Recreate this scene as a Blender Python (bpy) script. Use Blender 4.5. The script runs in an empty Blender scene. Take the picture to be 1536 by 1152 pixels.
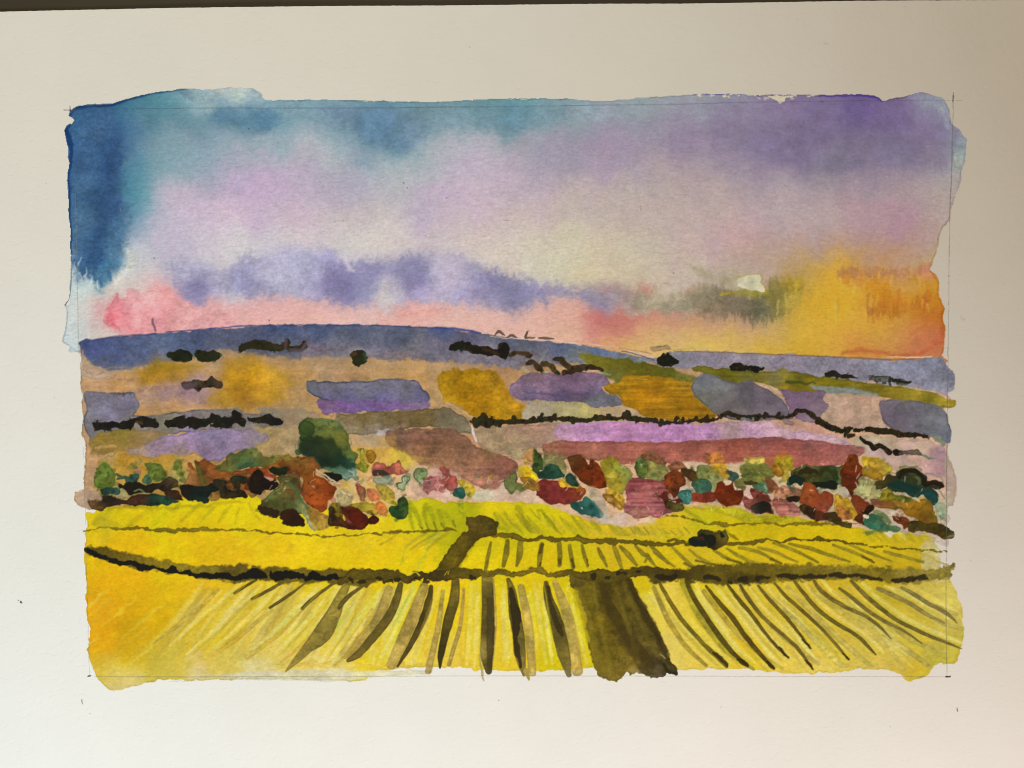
import bpy, math
import numpy as np


PAPER_ALB = (.80, .79, .76)
WORLD_COL = (0.2353, 0.0986, 0.0000, 1); WORLD_STR = 1.0
def rgbp(r, g, b):
    m = max(r, g, b); return m, (r/m, g/m, b/m)
_e1, _c1 = rgbp(0.5490, 0.9548, 1.1591)
_e2, _c2 = rgbp(9.4161, 8.9339, 8.7569)
_e3, _c3 = rgbp(1.4810, 1.6215, 1.4847)
LAMPS = [('cool_lamp', (-0.315, -0.331, 0.3), (0.181, 0.152, 0), .10, _e1, _c1),
         ('fitted_main_lamp', (0.434, -0.377, 0.448), (-0.312, -1.251, 0), .10, _e2, _c2),  # unseen source, place and aim fitted to the sheet's brightness falloff
         ('added_fill_lamp', (0, 0.194, 0.564), (-0.373, 0.44, 0), .10, _e3, _c3)]  # extra unseen source added to brighten the upper part of the sheet
BUMP = .8
TABLE_A = (.042, .035, .021); TABLE_B = (.062, .052, .032)
# ------------------------------------------------------------------ camera
S = 0.0002                      # one photograph pixel on the sheet, metres
sc = bpy.context.scene
cam_d = bpy.data.cameras.new('camera'); cam = bpy.data.objects.new('camera', cam_d)
sc.collection.objects.link(cam); sc.camera = cam
CAM_H = 0.50
cam.location = (0, 0, CAM_H)
cam_d.sensor_fit = 'HORIZONTAL'; cam_d.sensor_width = 36
cam_d.lens = 36 * CAM_H / (1536 * S)
cam_d.clip_start = 0.01; cam_d.clip_end = 50

# ------------------------------------------------------------------ light (unseen fitted lamps, warm room)
world = bpy.data.worlds.new("World"); sc.world = world; world.use_nodes = True
bg = world.node_tree.nodes['Background']
bg.inputs['Color'].default_value = WORLD_COL
bg.inputs['Strength'].default_value = WORLD_STR

def area_lamp(name, loc, target, size, power, color):
    d = bpy.data.lights.new(name, 'AREA'); d.shape = 'DISK'; d.size = size
    d.energy = power; d.color = color
    o = bpy.data.objects.new(name, d); sc.collection.objects.link(o)
    o.location = loc
    v = np.array(target, float) - np.array(loc, float)
    import mathutils
    o.rotation_euler = mathutils.Vector(v).to_track_quat('-Z', 'Y').to_euler()
    return o
for L in LAMPS: area_lamp(*L)

sc.cycles.filter_width = 1.0          # a sharp lens
vs = sc.view_settings
vs.view_transform = 'Standard'; vs.look = 'None'; vs.exposure = 0.09; vs.gamma = 1
vs.use_curve_mapping = False
# ------------------------------------------------------------------ the watercolour, laid down wash by wash
#PAINT-BEGIN
H, W = 1152, 1536
f4 = np.float32
def vnoise(sx, sy, seed):
    r = np.random.default_rng(seed)
    g = r.uniform(-1, 1, (int(H/sy)+3, int(W/sx)+3)).astype(f4)
    y = np.arange(H)/sy; x = np.arange(W)/sx
    yi = y.astype(int); xi = x.astype(int)
    yf = (y-yi).astype(f4); xf = (x-xi).astype(f4)
    yf = (yf*yf*(3-2*yf))[:, None]; xf = (xf*xf*(3-2*xf))[None]
    a = g[yi]; b = g[yi+1]
    r0 = a[:, xi]*(1-xf)+a[:, xi+1]*xf; r1 = b[:, xi]*(1-xf)+b[:, xi+1]*xf
    return r0*(1-yf)+r1*yf
def fbm(sx, sy, octs, seed, gain=.5):
    o = np.zeros((H, W), f4); amp = 1.; tot = 0
    for k in range(octs):
        o += amp*vnoise(max(sx/2**k, 1.3), max(sy/2**k, 1.3), seed+k*17); tot += amp*amp; amp *= gain
    return o/np.sqrt(tot)*1.6
N60 = fbm(70, 60, 4, 1); N14 = fbm(15, 13, 3, 2); N5 = fbm(5, 5, 2, 3)
NG = fbm(2.6, 2.4, 2, 4); NG2 = fbm(5.5, 4, 2, 5)
WX = fbm(42, 42, 5, 6, .6); WY = fbm(42, 42, 5, 7, .6)
FX = fbm(11, 11, 3, 8); FY = fbm(11, 11, 3, 9)
ND = fbm(5, 22, 3, 10, .6); NF = fbm(9, 9, 4, 11, .75); NS = fbm(40, 3.2, 2, 12)
NC = [fbm(45, 45, 3, 20+i) for i in range(3)]
YY, XX = np.mgrid[0:H, 0:W].astype(f4)
PC = [0.5058, 0.4624, 0.3807]
X0 = (XX-768)*S/.15; Y0 = (576-YY)*S/.15
QC = np.array([[0.6602, 0.6117, 0.5209], [-0.0942, -0.1226, -0.1268], [-0.1611, -0.1679, -0.1791], [-0.0548, -0.0529, -0.0474], [0.0722, 0.0722, 0.0706], [-0.0544, -0.029, -0.0149], [-0.0159, -0.0224, -0.0229], [0.0404, 0.0305, 0.0248], [-0.0019, 0.0018, 0.0028]], f4)
LB = [np.ones_like(X0), X0, Y0, X0*X0, Y0*Y0, X0*Y0, X0*X0*Y0, X0*Y0*Y0, X0**3]     # how the lamps light the bare sheet
PAPER_LIN = np.stack([sum(QC[k, c]*LB[k] for k in range(9)) for c in range(3)], -1)
def to_srgb(l): return np.where(l < .0031308, l*12.92, 1.055*np.maximum(l, 1e-6)**(1/2.4)-.055)
def to_lin(c): return np.where(c < .04045, c/12.92, ((c+.055)/1.055)**2.4)
C = to_srgb(PAPER_LIN).astype(f4)
OWN = np.full((H, W), -1, np.int32)
PARTS = []          # name, parent index, label, material key
FRAMES = {'P': (0, 0, 1), 'A': (100, 590, 4.8), 'B': (380, 590, 4.8), 'C': (660, 590, 4.8), 'D': (940, 590, 4.8),
          'E': (1180, 590, 4.8), 'G': (60, 340, 4), 'H': (400, 340, 4), 'I': (740, 340, 4), 'J': (1090, 340, 4),
          'K': (80, 780, 3.2), 'L': (520, 780, 3.2), 'M': (980, 780, 3.2), 'T': (0, 0, 3), 'U': (512, 0, 3), 'V': (1024, 0, 3)}
def rgb(h):
    h = h.lstrip('#'); return np.array([int(h[i:i+2], 16)/255 for i in (0, 2, 4)], f4)
def pts_of(s, fr):
    ox, oy, k = FRAMES[fr]
    a = [list(map(float, t.split(','))) for t in s.split()]
    return np.array([[p[0]/k+ox, p[1]/k+oy]+[q/k for q in p[2:]] for p in a], f4)
def catmull(p, closed, n=4):
    m = len(p); out = []
    rng_ = range(m) if closed else range(m-1)
    for i in rng_:
        if closed: a, b, c, d = p[(i-1) % m], p[i], p[(i+1) % m], p[(i+2) % m]
        else: a, b, c, d = p[max(i-1, 0)], p[i], p[i+1], p[min(i+2, m-1)]
        for k in range(n):
            t = k/n
            out.append(b+.5*t*((c-a)+t*(2*a-5*b+4*c-d+t*(3*(b-c)+d-a)))*.85+(1-.85)*t*(c-b))
    if not closed: out.append(p[-1])
    return np.array(out, f4)
def sd_poly(X, Y, p):
    d2 = np.full(X.shape, 1e12, f4); ins = np.zeros(X.shape, bool)
    for i in range(len(p)):
        ax, ay = p[i][:2]; bx, by = p[i-1][:2]
        ex, ey = bx-ax, by-ay; L = ex*ex+ey*ey
        if L < 1e-9: continue
        px = X-ax; py = Y-ay
        t = np.clip((px*ex+py*ey)/L, 0, 1)
        np.minimum(d2, (px-t*ex)**2+(py-t*ey)**2, out=d2)
        if ey != 0:
            c = ((ay > Y) != (by > Y)) & (px < ex*py/ey)
            ins ^= c
    d = np.sqrt(d2)
    return np.where(ins, -d, d)
def sd_line(X, Y, p):
    d = np.full(X.shape, 1e6, f4)
    for i in range(len(p)-1):
        ax, ay, aw = p[i]; bx, by, bw = p[i+1]
        ex, ey = bx-ax, by-ay; L = ex*ex+ey*ey
        if L < 1e-9: continue
        px = X-ax; py = Y-ay
        t = np.clip((px*ex+py*ey)/L, 0, 1)
        np.minimum(d, np.sqrt((px-t*ex)**2+(py-t*ey)**2)-.5*(aw+t*(bw-aw)), out=d)
    return d
def smooth(a, b, x):
    t = np.clip((x-a)/(b-a), 0, 1); return t*t*(3-2*t)
def field(X, Y, cols, s=12., p=2., g=0):
    num = np.zeros(X.shape+(3,), f4); den = np.zeros(X.shape, f4)
    for (x, y, c) in cols:
        d2 = (X-x)**2+(Y-y)**2
        w = np.exp(-d2/(2*g*g))+1e-3/(1+d2/400)**2 if g else 1/(d2+s*s)**p*1e6
        den += w; num += w[..., None]*c
    return num/den[..., None]
def cols_of(s, fr='P'):
    ox, oy, k = FRAMES[fr]; o = []
    for t in s.split():
        xy, h = t.split('#'); x, y = map(float, xy.split(',')); o.append((x/k+ox, y/k+oy, rgb(h)))
    return o
CNT = [0]
BLOOM = [0.]
GROW = [0.]
CL = [None]
NB = fbm(20, 15, 3, 61)
CUR = [-1]
def part(name, parent=None, label=None, mat='paint'):
    PARTS.append((name, parent, label, mat)); CUR[0] = len(PARTS)-1; return CUR[0]
def lay(kind, s, col, fr='P', soft=.9, wob=1.0, wet=0, edge=.22, var=.10, op=1., sm=True, feather=0, drip=0, bump=0,
        grain=.05, dry=0, streak=0, own=True, cs=12., cw=0, thr=.4, hue=.012, clip=None, grow=0, bloom=None, cg=0, bright=1.):
    CNT[0] += 1
    p = pts_of(s, fr) if isinstance(s, str) else np.array(s, f4)
    if sm: p = catmull(p, kind == 'poly', 4)
    pad = soft*2+abs(wob)*2+wet*2+feather*2+drip*2+bump*2+3+(p[:, 2].max()/2 if kind == 'line' else 0)
    x0 = int(max(p[:, 0].min()-pad, 0)); x1 = int(min(p[:, 0].max()+pad+1, W))
    y0 = int(max(p[:, 1].min()-pad, 0)); y1 = int(min(p[:, 1].max()+pad+1, H))
    bw, bh = x1-x0, y1-y0
    r = np.random.default_rng(CNT[0])
    oy = int(r.integers(0, H-bh+1)); ox = int(r.integers(0, W-bw+1))
    n = lambda A: A[oy:oy+bh, ox:ox+bw]
    v = (slice(y0, y1), slice(x0, x1))
    X, Y = XX[v], YY[v]
    Xw = X+n(FX)*wob+n(WX)*wet; Yw = Y+n(FY)*wob+n(WY)*wet
    sd = sd_poly(Xw, Yw, p) if kind == 'poly' else sd_line(Xw, Yw, p)
    grow = grow or GROW[0]
    if grow: sd = sd-grow
    sd0 = sd
    if feather: sd = sd+n(NF)*feather*.75
    if drip: sd = sd+n(ND)*drip
    if bump: sd = sd+n(N5)*bump
    a = smooth(-soft, soft, -sd)*op
    if feather > 2.5: a = a*.6+op*.4*smooth(-soft*2.6, soft*2.6, -sd0)
    if dry:                                     # dry brush: paint only on the tops of the paper's grain
        e = np.clip(1+sd/dry, 0, 1)
        a = a*smooth(-.25, .25, n(NG2)+1.1-2.2*e)
    if clip is None: clip = CL[0]
    if clip is not None: a = a*clip[v]
    c = rgb(col)*np.ones(X.shape+(3,), f4) if isinstance(col, str) and ',' not in col else \
        field(X+n(WX)*cw, Y+n(WY)*cw, cols_of(col, fr) if isinstance(col, str) else col, cs, 2., cg)
    if CL[0] is not None:                        # wet sky colours are greyed by the water
        lu = c.mean(-1, keepdims=True); k_ = np.where(c[..., 2:] > c[..., :1]+.05, .80, 1.); c = lu+(c-lu)*k_
    m = bright+var*(.55*n(N14)+.45*n(N60))+grain*(n(NG)*.6+n(NG2)*.5)+streak*n(NS)
    if bloom is None: bloom = BLOOM[0]
    if bloom:                                   # backruns: terraces of pigment with a darker rim
        t = n(NB); m = m*(1+bloom*(smooth(-.05, .25, t)-.5)-bloom*.5*np.exp(-((t+.12)/.07)**2))
    if edge: m = m*(1-edge*(.45+.5*n(N14))*np.exp(-((sd+1.1)/1.4)**2))
    c = c*m[..., None]
    if hue: c = c*(1+hue*np.stack([n(NC[i]) for i in range(3)], -1))
    C[v] = C[v]*(1-a[..., None])+np.clip(c, .015, 1)*a[..., None]
    if own and CUR[0] >= 0:
        OWN[v] = np.where(a > thr, CUR[0], OWN[v])
def poly(s, col, fr='P', **k): lay('poly', s, col, fr, **k)
def line(s, col, fr='P', **k): lay('line', s, col, fr, **k)

# =========================== SKY
sky = part('painted_sky', label='painted evening sky running from deep blue through lilac and pink to orange', mat='wet')
SKY = '''130,165#24507e 170,165#2f5f8c 200,160#39708f 230,150#3f7496 260,150#5f8fa8 300,145#8fadb5 330,138#b0bfba 360,137#b5c0ba 385,150#8fa9b4 420,157#7f9fae
470,157#7d9dac 520,157#7e9dac 600,157#6f93a5 650,160#6e8fa0 700,156#6a8fa0 760,155#62909f 800,155#6b97a3 850,157#7f9ca7 900,158#8f9fa8 950,155#8d9aa2 1000,150#94a0a6 1050,150#8f93a6 1100,150#8886a2
140,185#3f658f 180,180#4a6f95 220,175#54789a 270,178#58799b 320,178#587e9e 370,180#4c7899 400,182#4f7c9b 430,180#7094aa 480,180#7393a9 530,178#6184a6 560,190#5b80a4 590,190#5f83a3 640,180#71919f
690,180#7795a4 730,180#5f8596 780,180#6a8a9b 830,180#7f91a3 880,180#8a92a6 930,180#8c90a6 980,180#8f88a3 1030,180#8d82a0 1080,180#83799e 1130,170#83749d 1180,165#7a6a9b 1230,165#71629a 1290,160#624f97
1330,170#6c5a95 1380,165#79659a 1408,165#8b8399 1412,152#93a0a4 1395,145#8f9ba2
130,220#335c8b 155,215#274f80 180,215#4a6e96 215,215#7290a8 250,215#7c97ad 290,215#8496b3 330,210#8498b4 370,215#93a3b8 420,215#a2acbc 470,215#adb0c0 520,210#92a3b8 560,215#6a8bab 590,220#6f8fa9 620,215#8a9fae
660,215#a9aab8 700,212#ada9b8 740,215#a9a8b4 790,215#9a98ad 840,215#9890a7 890,215#9787a3 930,215#978aa6 980,215#9589a4 1030,215#8b7b9c 1080,210#85769a 1130,210#7e7097 1180,210#7d6c94 1230,210#77668f
1290,210#756692 1340,215#766a8f 1390,210#7a6791 1420,205#7f7594 1440,210#8593a0 1440,235#96a6a8
115,260#3c6a94 140,260#2c5688 165,260#23497b 180,265#476e96 200,255#6089a0 240,250#7498a8 280,250#82a0b1 320,250#7f99b8 360,245#a3a2bf 400,255#b8a4c1 450,260#b0a5c0 500,250#a8a6ba 540,250#a2a7bb 580,250#a2adb5
610,265#a9b1b4 640,250#aaaebb 680,245#b5aabb 730,245#b7a8bb 780,245#a49cb3 830,245#9890ab 860,250#938ba6 900,250#a594a6 950,245#a4969f 1000,245#a39498 1050,245#a08f98 1100,245#93839a 1150,240#8b7c98 1200,240#7f7194
1250,250#7c7790 1300,245#7e7093 1350,245#817493 1400,245#877995 1420,250#978d9b
115,300#3f6c95 140,300#2d5688 165,300#26497d 185,290#3f7c98 200,285#548f9f 220,275#6294a6 240,285#a7a9bf 270,285#c3b0c4 310,280#a5a0bf 335,270#a99fc0 370,275#bba2c2 410,280#bda6c3 450,280#bea9c0 500,280#ada2bd
530,290#a99fba 560,285#b6b0b8 600,290#b3afb6 630,300#b0a7bd 670,285#bda9be 720,285#bfadb9 770,280#b8a7b4 820,275#aea0ad 870,285#b3a3a4 930,290#b4a5a0 1000,285#b0a09c 1060,285#ab9b9a 1120,280#a39497 1180,275#a2949a
1240,275#a39295 1300,275#a28f93 1360,280#a08e90 1400,285#aa9b95 1425,275#a8a096 1430,295#a69e90
115,340#43709a 140,340#2f5889 165,335#2a4f80 185,330#4c80a0 200,320#84a3b8 215,330#b3aec4 250,325#bcb1c5 290,320#c3b1c4 340,315#c8b4c2 390,310#c2aec3 440,315#c5b2bd 490,320#c3b4ba 540,320#c0b5b5 590,320#c2b8b8
640,320#b8a9bc 690,320#c2afb8 740,320#c5b3b4 790,320#c4b3ae 840,315#bfaea9 900,320#bcaba2 960,320#b9a9a0 1020,320#b8a59d 1080,315#b3a19b 1120,330#b49d9f 1170,320#ae9a9c 1230,320#ad9897 1290,320#a98d92 1340,330#a68590
1390,320#a68e92 1415,320#a8968f
112,390#c3d0d2 135,400#c3cfd0 160,385#b9c8cc 180,375#b3c0c8 195,365#afb8c8 215,370#b5b1c8 250,370#b5adc6 290,375#bdb4c6 330,365#c9c0c8 360,370#cfc8c4 400,370#c8c0c8 450,365#ccc1c1 510,360#cdc3bf 560,360#cfc6be
610,360#c9bebc 660,360#c5b8b9 710,360#c8bab3 760,365#cbc0b3 810,370#cbc1ab 860,370#c9bda5 910,370#c3b5a0 960,375#c0b09f 1020,370#bda79f 1070,370#b89e9f 1110,370#bf9b97 1150,365#b29896 1200,370#b1958f 1250,365#af938a
1300,370#a9898a 1350,370#a7858a 1390,370#a78b8a 1405,365#ab9b80
110,430#c3d0d2 140,440#cdd2c9 180,430#cfcfc2 200,410#cfccbf 220,400#c3c0c6 245,405#b1adc6 300,395#c6c0cc 340,395#d0cac6 370,395#c9c5c9 440,395#c4bdc8 500,400#c6bec6 560,400#c9c1c2 620,400#c5bcc2 680,395#c6bcba
720,390#cfc5b6 780,400#cfc7b4 830,405#cbc1a9 880,400#c9bb9c 930,400#c4b59a 980,405#c2b39e 1030,410#bfb09e 1070,405#b79f98 1095,420#b0a583 1125,400#b49c92 1160,396#b39a84 1190,397#b0906c 1210,410#b3903f 1230,400#bf974c
1260,410#cf9d33 1290,402#bf8f4c 1330,398#b98c60 1370,396#b79268 1390,395#bfa46a
105,470#c3cdd0 100,500#bac8cd 130,470#cfd1c6 130,505#c9c9c0 160,500#cfcabc 175,435#cfcabc 160,460#d0cdc0
178,460#d98a90 167,482#cf6f78 190,480#d88b90 220,470#dd9595 250,460#da9494 230,440#d8a9a4 280,470#dba0a0 330,475#d9a4a2 400,475#dba9a3 460,470#d9aaa3 500,475#dbb0a6 560,472#dab3ab 600,470#daa99f 640,475#d9ada3
700,478#d8b0a4 760,480#d9b0a2 820,470#d5a597 860,480#d3a08f 900,480#bb6664 930,480#c07a70 960,482#bf776b 1000,482#bd8272 1050,482#bf8a72 1100,487#b58c78 1150,487#ba9a6c 1000,502#c3a177 900,505#d1a080 960,502#cc9d77
230,490#de9c9b 300,488#dda2a0 800,500#dbb0a0 720,490#dbb0a2 850,500#d7aa92 600,485#dba89c
920,520#cda653 960,515#d0b266 1000,515#cfae62 1050,515#d0b05c 1100,515#cfae54 1150,520#caa53c 1200,520#c9a034 1250,525#c99a3e 1200,490#cda53c 1250,490#cca03e 1180,460#b9953a 1220,440#cfa037 1250,450#cf9a1f 1280,450#d1a23a
1250,420#cda03c 1310,430#c98f26 1300,460#cb9136 1330,460#c08428 1370,460#bd7f2c 1400,440#c38820 1350,435#c58a28 1390,480#b87230 1350,490#c08c40 1310,490#c79a42 1400,510#b76a3a 1370,515#bd7a48 1330,515#c28a45 1290,520#c4873e
1408,480#ad5f1e 1300,530#bb7c3e 1390,525#c07850 1340,530#c68a50'''
SKYOUT = '''104,172 111,163 120,159 135,158 165,156 190,148 220,141 250,136 278,133 305,134 330,133 352,131 378,133 392,140 397,150 430,150 512,150 600,152 650,153 700,150 760,148 810,147 860,149 910,151 950,147 985,144 1024,142 1060,141 1110,141
1130,143 1150,142 1225,142 1290,142 1313,144 1322,152 1335,147 1360,143 1383,138 1400,142 1416,150 1423,165 1427,185 1440,196 1449,208 1448,220 1446,245 1441,256 1440,270 1434,290 1427,308 1421,335 1412,343 1405,370 1399,392 1394,404 1402,411
1407,424 1407,440 1413,455 1416,463 1413,475 1416,492 1415,515 1411,533 1390,545 1000,550 700,520 300,510 118,528 103,518 94,512 98,490 101,467 97,457 104,457 105,430 107,400 106,384 105,345 103,300 101,260 103,240 100,215 97,195 104,187 111,181 109,177'''
def calm(cols, x0=200, k=.45):
    o = []
    for x, y, c in cols:
        c = c.copy(); e = c[2]-max(c[0], c[1])
        if e > 0: q = 1 if x > x0 else .3; c[2] -= k*q*e; c[:2] += .12*q*e
        o.append((x, y, c))
    return o
poly(SKYOUT, calm(cols_of(SKY)), soft=.8, wob=.9, edge=.2, var=.018, grain=.02, cg=19, cw=9, thr=.3, hue=.006)
SC = (OWN == sky).astype(f4); SC = (SC+np.roll(SC, 1, 0)+np.roll(SC, -1, 0)+np.roll(SC, 1, 1)+np.roll(SC, -1, 1))/5
CL[0] = SC
# the pale washed tongues poking out of the blue
poly('265,136 300,131 330,130 356,128 378,132 394,140 396,152 370,158 330,158 290,152', '270,148#5f8ba2 300,142#86a6ae 330,136#a9bab6 360,134#bcc4ba 385,142#9cb0b4 380,152#7394a6 330,152#6f92a6', soft=3, feather=2.2, edge=0, op=.85)
line('330,131,1 356,128,1.4 378,132,2 394,140,2 397,148,2', '#8aa3a9', soft=1.2, wob=1.6, edge=0, op=.6)
poly('1409,160 1421,180 1423,195 1417,190', '#94a3a6', soft=2, edge=0, op=.7)
poly('1428,188 1441,197 1449,208 1447,235 1440,254 1429,254', '1432,200#807f92 1442,215#8b98a0 1438,245#9fa69e', soft=2, edge=.15)
# purple band's lower fringe
poly('1060,190 1150,150 1300,150 1412,170 1424,230 1410,252 1380,246 1340,250 1300,249 1262,256 1240,262 1200,250 1150,240 1100,225', '1100,200#847890 1160,190#7c6e8e 1230,180#74658c 1290,160#66548e 1340,180#71628c 1400,180#786890 1420,200#796a93 1400,235#7e7488 1350,235#797090 1300,230#766a86 1250,240#7c748a 1200,225#796c93 1140,215#80739a', soft=11, drip=4, edge=0, op=.55, grain=.02)
# blue bands at the left
blue = part('blue_cloud', sky, 'deep blue storm cloud washed down the left edge', 'wet')
poly('104,168 130,160 165,160 178,190 182,225 184,260 186,290 192,320 188,345 190,370 186,400 172,412 160,424 150,434 146,424 140,418 130,414 122,418 110,400 105,384 104,300 102,230', '''115,180#2f5c88 140,200#3a648f 160,215#2b5283 130,240#325c8a 160,250#24497a 120,280#3c6893
150,300#29507f 170,310#2c5182 118,340#3f6a92 155,350#264b7c 178,345#3f6c95 120,380#35618d 150,385#27548a 175,380#4b7ea5 135,405#275784 160,408#35719b 150,425#3d7ea0''', soft=9, feather=6, edge=.0, grain=.08, var=.08, cw=8, hue=.01)
poly('178,260 190,270 205,268 228,280 222,296 206,308 200,330 190,340 182,310', '190,280#3f7f98 200,290#4a8d9f 215,283#5c93a4 196,320#5589a4', soft=7, feather=4, edge=0, op=.45, own=False)
for s in ('124,410,5 121,402,5', '133,416,5 128,408,6', '143,420,6 140,410,6', '153,430,4 150,420,6', '113,398,4 110,390,4', '166,420,5 164,410,6'):
    line(s, '#2a5a86', soft=2.2, wob=1, edge=0, op=.7, own=False, sm=False)
for s in ('118,398,2 121,386,.8', '112,404,2 114,392,.8', '128,414,2.4 130,402,.8', '109,412,3 110,400,1', '138,424,2.4 137,414,.8', '122,420,3 120,408,1', '147,432,2 146,420,.8'):
    line(s, '#c5cfd0', soft=1.4, wob=1.2, edge=0, op=.7, own=False, sm=False)
line('186,372,3 194,384,3 205,388,2 203,402,1', '#8fb0bd', soft=3, wob=4, edge=0, op=.5, own=False)
poly('190,372 200,380 204,396 195,410 182,416 172,424 176,410 186,398', '#cdcfc4', soft=5, feather=5, edge=0, op=.75, own=False)
# second blue band along the top
teal = part('blue_cloud', sky, 'grey blue cloud hanging from the top edge', 'wet')
poly('420,158 470,160 540,158 640,160 700,160 800,158 900,162 940,172 880,182 820,186 780,196 740,196 690,190 640,205 610,228 585,226 560,215 540,205 520,190 470,180 430,176', '''450,168#7696aa 520,170#6888a8 560,190#577ea4 590,205#5f86a6 610,190#6588a0 650,172#70909f 720,175#6a8e9e 770,176#5b8496 820,172#6c8d9d 880,170#8598a5 930,168#8b96a5''', soft=9, feather=7, edge=0, op=.75, cw=6)
poly('330,162 400,162 420,178 408,196 380,200 350,190 320,182', '350,170#507f9f 395,180#44739a 380,192#5580a0', soft=7, feather=5, edge=0, op=.7)
# purple cloud band
pc = part('purple_cloud', sky, 'long soft violet cloud low over the pink horizon', 'wet')
poly('252,398 270,388 300,396 330,402 350,394 375,384 410,376 440,371 470,374 500,379 512,390 540,391 575,390 610,384 630,380 650,381 690,384 710,390 730,400 770,414 820,424 870,432 920,440 930,456 915,470 900,468 885,458 862,448 835,444 820,456 800,453 785,462 770,470 745,464 700,458 650,454 610,456 588,464 560,455 520,459 490,452 450,448 400,444 360,447 330,446 310,452 290,456 272,444 258,424', '''270,405#aba7c3 290,428#837ca8 330,425#a8a2c0 380,425#9590b4 420,400#b0abc5 460,390#aba7c5 480,400#a6a1c3 500,415#8079a8 520,432#7a749f 560,410#8c87b0
545,440#918bb0 580,440#c9c2c2 600,400#918bb0 625,408#837ca5 625,440#9c95bb 660,405#b5a9bb 660,435#aaa2bb 700,410#a79eb8 735,430#857da9 720,450#958db0 770,440#807a9e 790,430#8c86ab 830,430#9089a8 870,440#8b86a4 900,455#8a83a3 920,455#9d8f96''', soft=8, feather=7, drip=1.5, edge=0, grain=.05, var=.08, cw=7)
for s in ('270,420 290,415 310,425 306,442 286,446', '480,420 505,410 535,418 548,432 530,446 500,444 484,436', '600,395 626,388 640,400 636,425 612,432 600,415', '745,430 775,428 800,440 785,458 760,462', '555,395 585,394 600,408 580,418 558,412'):
    poly(s, '#79739f', soft=13, feather=7, edge=0, op=.38, own=False)
poly('570,425 582,416 594,430 596,450 588,466 572,452', '#c6bfc2', soft=9, feather=7, edge=0, op=.4, own=False)
poly('515,384 522,384 526,398 530,408 520,402', '#c7c0c6', soft=4, feather=2, edge=0, op=.8, own=False)
poly('648,390 690,388 700,410 680,440 655,440', '#b9adbc', soft=9, feather=6, edge=0, op=.55, own=False)
# pink horizon
pk = part('pink_horizon', sky, 'salmon pink glow along the horizon', 'wet')
poly('176,440 184,446 198,434 216,440 234,430 250,432 262,446 278,454 300,466 340,470 340,492 230,502 196,500 182,494 172,492 164,486 158,478 166,468 160,464 170,456', '''165,480#cf6c76 175,462#d27e86 180,485#d98b8f 200,450#dda0a0 225,440#daa5a2 250,448#d99595 235,470#dd9797 210,490#df9b9b 280,475#dc9f9f 320,485#dca3a2''', soft=3, feather=5, edge=.12, op=.95, cw=4)
line('176,441,3 170,456,4 164,468,4 168,476,4 158,479,4 166,487,4 180,494,4', '#c9606e', soft=2.5, wob=3, edge=0, op=.6)
poly('872,474 890,468 930,472 960,476 940,490 905,492 880,484', '#bd6a66', soft=9, feather=5, edge=0, op=.45, cw=3, own=False)
poly('590,462 640,460 680,466 640,476 600,474', '#d89c90', soft=6, feather=4, edge=0, op=.6, own=False)
# olive grey cloud
oc = part('grey_cloud', sky, 'smoky olive grey cloud right of the violet one', 'wet')
poly('922,440 960,437 1000,440 1030,442 1056,430 1080,432 1102,438 1140,440 1152,428 1168,418 1190,412 1206,418 1204,440 1192,460 1178,472 1160,474 1140,484 1120,480 1100,474 1070,478 1050,470 1020,474 990,468 960,470 935,462', '''930,452#9a8d88 970,450#9e937d 1010,452#9a8f76 1050,446#978b70 1070,462#867760 1100,455#786c58 1125,460#6c6150 1140,468#65604a 1130,444#757048 1165,440#7d6f3a 1190,425#a3862f 1195,450#a88f3e''', soft=7, drip=6, feather=3, edge=0, grain=.06, cw=5)
poly('1085,436 1105,434 1120,432 1148,436 1150,444 1100,444', '#8f8228', soft=3, wob=2, edge=.2, op=.6, own=False)
poly('1030,396 1050,400 1072,412 1104,416 1100,424 1078,422 1050,412', '#9b9072', soft=5, drip=3, feather=3, edge=0, op=.7)
for s in ('990,428,2 1000,424,2 1010,430,1', '935,430,2 937,434,1'):
    line(s, '#a09684', soft=1, wob=2, edge=0, op=.5, own=False)
poly('872,428 900,424 935,428 945,444 920,452 890,446', '#9b8c8e', soft=7, feather=4, edge=0, op=.65, own=False)
# orange glow
og = part('orange_glow', sky, 'orange sunset streaks at the right end of the sky', 'wet')
poly('1262,404 1290,406 1330,404 1370,404 1376,414 1350,418 1300,420 1290,428 1264,424', '1270,410#b87434 1320,410#b8763c 1370,410#b9804c', soft=4, drip=5, feather=2, edge=0, op=.5)
poly('1302,430 1330,424 1360,450 1390,440 1394,458 1370,470 1330,474 1304,476 1300,466 1312,452', '1310,440#bd7c1c 1320,468#ad6022 1360,464#b26c2a 1385,450#b06224', soft=5, drip=6, feather=2.4, edge=0, op=.55, cw=5)
for k in range(34):
    r = np.random.default_rng(40+k); x = r.uniform(1165, 1400); y = r.uniform(408, 470); L = r.uniform(10, 34)
    line([[x, y, r.uniform(2, 5)], [x+r.uniform(-2, 2), y+L, r.uniform(1, 3)]], ['#b98a2e', '#cfa752', '#a8622c', '#d2a548', '#9c6438'][k % 5] if x > 1290 else ['#b99a3a', '#d8b95c', '#a5903c', '#d9b44c'][k % 4], soft=2, wob=1.5, edge=0, op=.42, sm=False, own=False)
poly('1392,394 1400,398 1394,406 1402,414 1390,420 1376,412 1376,398', '#b6765a', soft=4, edge=0, op=.65)
line('1398,410,4 1407,424,5 1407,440,5 1413,455,4 1415,463,5 1412,475,4 1415,492,4 1413,513,3', '#a85f14', soft=3, wob=1, edge=0, op=.7)
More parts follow.
